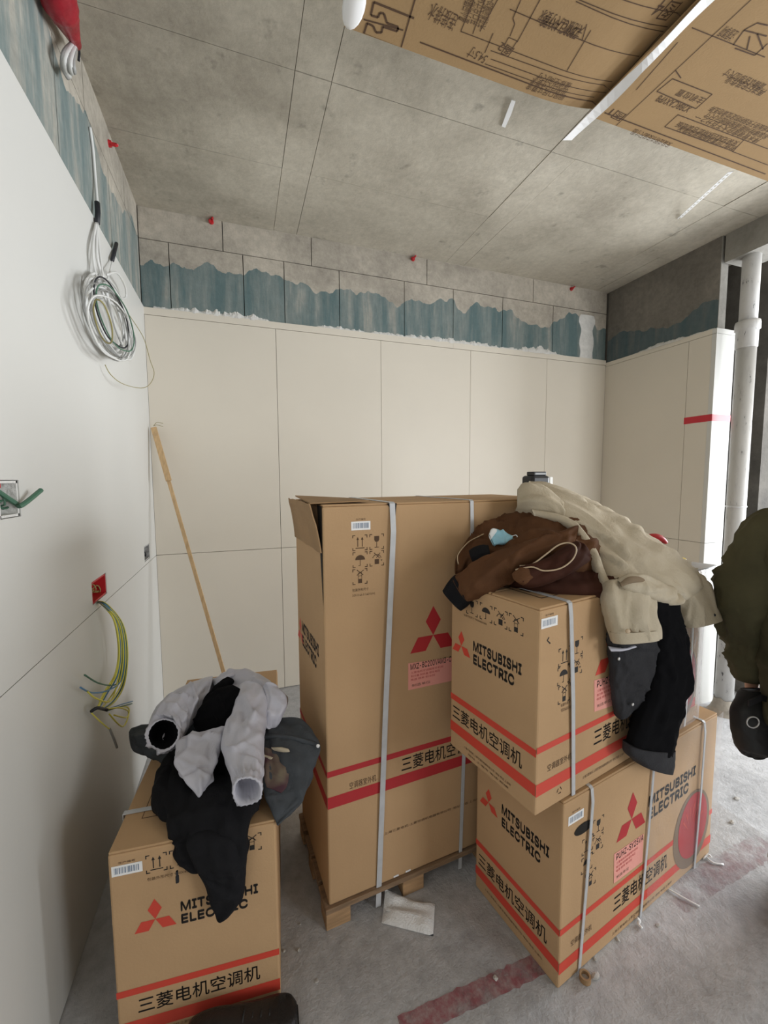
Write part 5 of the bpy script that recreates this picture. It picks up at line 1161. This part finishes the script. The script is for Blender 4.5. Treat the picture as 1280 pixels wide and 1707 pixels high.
Fc = [(j * n + k, j * n + (k + 1) % n, ((j + 1) % 4) * n + (k + 1) % n, ((j + 1) % 4) * n + k) for j in range(4) for k in range(n)]
mesh('ring', V, Fc, 'kraft_dark', ro); G().cyl(c_ + Vector((0, 0, .001)), c_ + Vector((0, 0, .007)), .011, 16).out('plug', 'rubble', ro)
def chunk(x, y, s_, lab, z=0.0):
    bm = bmesh.new(); bmesh.ops.create_icosphere(bm, subdivisions=2, radius=1); c = at_z(x, y, z)
    if c.x > STEP: z = -.2; c = at_z(x, y, z)
    sd = rr.uniform(0, 50); ax = (rr.uniform(.7, 1.4), rr.uniform(.7, 1.2), rr.uniform(.4, .7))
    V = [c + Vector((v.co.x * ax[0], v.co.y * ax[1], max(v.co.z * ax[2] + ax[2] * .55, -.02))) * s_ * (1 + .35 * noise.noise(v.co * 2 + Vector((sd, 0, 0)))) for v in bm.verts]
    bm.verts.index_update(); Fc = [tuple(v.index for v in f.verts) for f in bm.faces]; bm.free()
    zmin = min(v.z for v in V); V = [Vector((v.x, v.y, v.z - zmin + z)) for v in V]
    tag(mesh('mortar_crumb', V, Fc, 'rubble'), lab, 'crumb', 'mortar crumbs on the floor')
for x, y, s_, lab in ((992, 1629, .011, 'mortar crumb beside the tape core'), (1030, 1567, .006, 'mortar crumb below the lower carton middle strap'), (992, 1600, .006, 'mortar crumb at the foot of the lower carton front strap'), (1096, 1543, .007, 'mortar crumb on the floor right of the middle strap'), (826, 1632, .008, 'pale mortar crumb lying on the red floor line'),
                      (498, 1585, .007, 'mortar crumb between the left carton and the pallet'), (473, 1586, .005, 'mortar crumb at the right side of the left carton'), (500, 1541, .004, 'tiny mortar crumb near the pallet corner'), (1228, 1332, .014, 'pale mortar lump on the lower floor past the cartons'), (1220, 1372, .010, 'mortar lump past the far corner of the lower carton'), (528, 1636, .005, 'tiny mortar crumb on the open floor right of left carton')):
    chunk(x, y, s_, lab)

# black shoe at the foot of the left carton
so = thing('shoe', 'black shoe on the floor in front of the left carton', 'shoe', at_z(400, 1735, 0))
sc = at_z(405, 1742, 0); fd = Vector((.985, -.05, 0)).normalized(); sd_ = Vector((.05, .985, 0)).normalized()
def shoe(parent, c, fd, sd_, up_mat='leather', sole_mat='rubber', Ls=.29):
    st_ = [(-.14, .034, .060), (-.12, .040, .085), (-.07, .041, .090), (-.02, .040, .078), (.04, .046, .058), (.09, .049, .050), (.125, .042, .044), (.142, .022, .034)]
    rows = catmull(st_, 26); V = []; n = 20
    for x, w, h in rows:
        for k in range(n):
            t = 2 * PI * k / n; V.append(c + fd * x + sd_ * (w * math.copysign(abs(math.cos(t)) ** .75, math.cos(t))) + Vector((0, 0, .018 + h / 2 + h / 2 * math.copysign(abs(math.sin(t)) ** .7, math.sin(t)))))
    Fc = [(i * n + k, i * n + (k + 1) % n, (i + 1) * n + (k + 1) % n, (i + 1) * n + k) for i in range(25) for k in range(n)] + [tuple(range(n - 1, -1, -1)), tuple(25 * n + k for k in range(n))]
    mesh('upper', V, Fc, up_mat, parent, smooth=True)
    V = []
    for x, w, h in rows: V += [c + fd * x * 1.03 - sd_ * (w + .004), c + fd * x * 1.03 + sd_ * (w + .004), c + fd * x * 1.03 + sd_ * (w + .005) + Vector((0, 0, .022)), c + fd * x * 1.03 - sd_ * (w + .005) + Vector((0, 0, .022))]
    Fc = [(i * 4 + k, i * 4 + (k + 1) % 4, i * 4 + 4 + (k + 1) % 4, i * 4 + 4 + k) for i in range(25) for k in range(4)] + [(3, 2, 1, 0), (100, 101, 102, 103)]
    mesh('sole', V, Fc, sole_mat, parent)
    for k in range(4):
        x = .0 + k * .022; h = .018 + catmull([(r[2],) for r in st_], 40)[int((x + .14) / .282 * 39)][0]
        G().tube(curve([c + fd * x - sd_ * .026 + Vector((0, 0, h - .010)), c + fd * (x + .004) + Vector((0, 0, h + .003)), c + fd * (x + .008) + sd_ * .026 + Vector((0, 0, h - .010))], 8), .0028, 6).out('lace', 'rubber', parent)
shoe(so, sc, fd, sd_)

# ------------------------------------------------------------------ person at the right edge
def skin(name, nodes, edges, mat, parent, sub=2, root=0):
    me = bpy.data.meshes.new(name); me.from_pydata([n[0] for n in nodes], edges, []); o = bpy.data.objects.new(name, me); COL.objects.link(o)
    md = o.modifiers.new('skin', 'SKIN'); md.use_smooth_shade = True
    for i, n in enumerate(nodes):
        sv = me.skin_vertices[0].data[i]; r = n[1]; sv.radius = r if isinstance(r, tuple) else (r, r); sv.use_root = (i == root)
    s_ = o.modifiers.new('sub', 'SUBSURF'); s_.levels = sub; s_.render_levels = sub
    bpy.context.view_layer.update(); dg = bpy.context.evaluated_depsgraph_get(); ev = o.evaluated_get(dg).to_mesh()
    V = [v.co.copy() for v in ev.vertices]; Fc = [tuple(p.vertices) for p in ev.polygons]
    o.evaluated_get(dg).to_mesh_clear(); bpy.data.objects.remove(o); bpy.data.meshes.remove(me)
    return mesh(name, V, Fc, mat, parent, smooth=True)
PX, PY = 1.755, .68
pr_ = thing('person', 'person in olive jacket and pale grey trousers at the right edge, holding black bag', 'person', (PX, PY, 0))
fx = Vector((.92, .39, 0)).normalized(); sx = Vector((-fx.y, fx.x, 0))      # facing direction (away to the right) and the person's left
P_ = lambda f, s_, z: Vector((PX, PY, 0)) + fx * f + sx * s_ + Vector((0, 0, z))
nodes = [(P_(0, 0, .90), .12), (P_(.01, 0, 1.08), .115), (P_(0, 0, 1.28), .13), (P_(-.01, 0, 1.36), .075), (P_(.015, 0, 1.42), .052), (P_(.03, 0, 1.50), (.070, .085)), (P_(.035, 0, 1.58), (.078, .092)), (P_(.03, 0, 1.645), (.05, .06)),
         (P_(-.01, .185, 1.33), .058), (P_(-.035, .235, 1.08), .046), (P_(.035, .235, .86), .034), (P_(.055, .228, .80), .028),
         (P_(-.01, -.185, 1.33), .058), (P_(-.035, -.235, 1.08), .046), (P_(.06, -.235, .86), .034), (P_(.08, -.228, .80), .028),
         (P_(0, 0.050, .86), .09), (P_(.01, 0.055, .48), .058), (P_(-.01, 0.060, .09), .042), (P_(.10, 0.070, .045), .036),
         (P_(0, -0.140, .86), .09), (P_(.01, -0.145, .48), .058), (P_(-.01, -0.150, .09), .042), (P_(.10, -0.160, .045), .036)]
edges = [(0, 1), (1, 2), (2, 3), (3, 4), (4, 5), (5, 6), (6, 7), (2, 8), (8, 9), (9, 10), (10, 11), (2, 12), (12, 13), (13, 14), (14, 15), (0, 16), (16, 17), (17, 18), (18, 19), (0, 20), (20, 21), (21, 22), (22, 23)]
# hands: palm, four fingers curled, thumb
for wi, sgn in ((11, 1), (15, -1)):
    w = nodes[wi][0]; bi = len(nodes); nodes.append((w + Vector((0, 0, -.05)) + fx * .006, (.026, .018))); edges.append((wi, bi))
    for k, ln in enumerate((.030, .034, .032, .026)):
        off = fx * (-.027 + .018 * k); a = w + Vector((0, 0, -.085)) + off; b = a + Vector((0, 0, -ln)) - sx * sgn * .008; c = b + Vector((0, 0, -ln * .55)) - sx * sgn * .022
        i0 = len(nodes); nodes += [(a, .0095), (b, .0085), (c, .0075)]; edges += [(bi, i0), (i0, i0 + 1), (i0 + 1, i0 + 2)]
    i0 = len(nodes); a = w + Vector((0, 0, -.045)) + fx * .030; nodes += [(a, .011), (a + fx * .022 + Vector((0, 0, -.030)) - sx * sgn * .010, .0095), (a + fx * .024 + Vector((0, 0, -.055)) - sx * sgn * .018, .0085)]; edges += [(bi, i0), (i0, i0 + 1), (i0 + 1, i0 + 2)]
skin('body', nodes, edges, 'skin', pr_)
# face, ears and hair
hc = P_(.035, 0, 1.56)
G().tube([hc + fx * .085 + Vector((0, 0, .012)), hc + fx * .104 + Vector((0, 0, -.012)), hc + fx * .094 + Vector((0, 0, -.022))], [.006, .012, .009], 10).out('nose', 'skin', pr_, smooth=True)
for s_ in (-1, 1):
    e = G(); e.tube([hc + fx * .083 + sx * s_ * .031 + Vector((0, 0, .014)), hc + fx * .091 + sx * s_ * .031 + Vector((0, 0, .014))], [.010, .004], 10); e.out('eye', 'hair', pr_, smooth=True)
    e = G(); e.tube([hc + sx * s_ * .078 + Vector((0, 0, -.028)), hc + sx * s_ * .088 + fx * -.006 + Vector((0, 0, .0)), hc + sx * s_ * .080 + Vector((0, 0, .022))], [.008, .013, .008], 10); e.out('ear', 'skin', pr_, smooth=True)
G().tube([hc + fx * .088 - sx * .022 + Vector((0, 0, -.044)), hc + fx * .093 + Vector((0, 0, -.044)), hc + fx * .088 + sx * .022 + Vector((0, 0, -.044))], [.003, .006, .003], 8).out('mouth', 'brown_dark', pr_, smooth=True)
bm = bmesh.new(); bmesh.ops.create_uvsphere(bm, u_segments=28, v_segments=18, radius=1); V = []
for v in bm.verts:
    c = v.co.copy(); zlim = -.55 if c.x < .1 else .30
    z = max(c.z, zlim); V.append(hc + fx * (c.x * .103 - .012) + sx * (c.y * .092) + Vector((0, 0, z * .112 + .012 + .004 * noise.noise(c * 6))))
bm.verts.index_update(); Fc = [tuple(v.index for v in f.verts) for f in bm.faces]; bm.free(); mesh('hair', V, Fc, 'hair', pr_, smooth=True)
# clothing: jacket torso, sleeves, trousers, shoes
def around(f, s_, z, rf, rs): return (P_(f, s_ - rs, z), P_(f, s_ + rs, z), rf)
loft('jacket', [around(-.01, 0, 1.40, .075, .075), around(-.01, 0, 1.36, .125, .20), around(-.01, 0, 1.25, .15, .235), around(0, 0, 1.05, .155, .225), around(0, 0, .88, .155, .21), around(0, -.01, .68, .15, .20)], 'olive_cloth', pr_, rings=50, seg=56, wr=.016, fa=6, fb=4, seed=71, sup=.9, caps=(True, 'open'), lining='black_soft')
loft('jacket_collar', [around(.0, 0, 1.375, .085, .088), around(.005, 0, 1.42, .075, .078), around(.01, 0, 1.445, .072, .074)], 'olive_cloth', pr_, rings=12, seg=30, wr=.003, sup=1, caps=(True, 'open'), lining='black_soft')
for s_ in (1, -1):
    st_ = []
    for f, so_, z, rf, rs in ((0, .15, 1.36, .07, .06), (-.015, .20, 1.29, .085, .08), (-.035, .235, 1.15, .085, .085), (-.045, .248, 1.05, .075, .076), (-.01, .248, .97, .062, .062), (.02, .242, .90, .058, .056), (.035, .238, .83, .056, .054), (.045, .234, .775, .046, .044)):
        st_.append((P_(f - rf, s_ * so_, z), P_(f + rf, s_ * so_, z), rs))
    loft('jacket_sleeve', st_, 'olive_cloth', pr_, wr=.012, fa=11, fb=4, seed=73 + s_, sup=.95, caps=(True, 'open'), lining='black_soft')
    loft('trouser_leg', [(P_(-.10, s_ * .09 - .045, .86), P_(.10, s_ * .09 - .045, .86), .11), (P_(-.095, s_ * .10 - .045, .70), P_(.10, s_ * .10 - .045, .70), .098), (P_(-.08, s_ * .10 - .045, .48), P_(.09, s_ * .10 - .045, .48), .083), (P_(-.085, s_ * .105 - .045, .25), P_(.075, s_ * .105 - .045, .25), .078), (P_(-.08, s_ * .108 - .045, .075), P_(.08, s_ * .108 - .045, .075), .075)], 'trouser_grey', pr_, wr=.010, fa=9, seed=77 + s_, sup=.95, caps=(True, 'open'), lining='black_soft')
    shp = bpy.data.objects.new('shoe', None); COL.objects.link(shp); shp.parent = pr_; FRAME[shp] = wm(pr_)
    shoe(shp, P_(.045, s_ * .112 - .045, 0), fx, sx * s_, 'leather', 'sole')
# black bag in the person's hand
bgp = at(1244, 1222, 1.40)
bag = thing('black_bag', 'black leather bag with a metal ring held beside the person', 'bag', bgp + Vector((0, 0, -.08)))
loft('bag_body', [S(1240, 1150, 1.42, 1290, 1150, 1.44, .03), S(1228, 1178, 1.40, 1292, 1172, 1.44, .040), S(1226, 1205, 1.40, 1292, 1205, 1.44, .045), S(1230, 1232, 1.40, 1290, 1236, 1.44, .045), S(1238, 1250, 1.40, 1284, 1258, 1.44, .035), S(1248, 1253, 1.40, 1276, 1264, 1.43, .015)], 'rubber', bag, wr=.004, seed=81, fa=12)
n = 20; c0 = at(1255, 1204, 1.345); G().tube([c0 + (c_right * .020 * math.cos(2 * PI * k / n) - c_down * .018 * math.sin(2 * PI * k / n)) for k in range(n + 1)], .0022, 6).out('ring', 'steel', bag, smooth=True)
G().strip([at(1246, 1172, 1.36), at(1268, 1162, 1.36), at(1285, 1168, 1.37)], -c_down * .010, -c_fwd * .006).out('flap_strap', 'tool_black', bag)
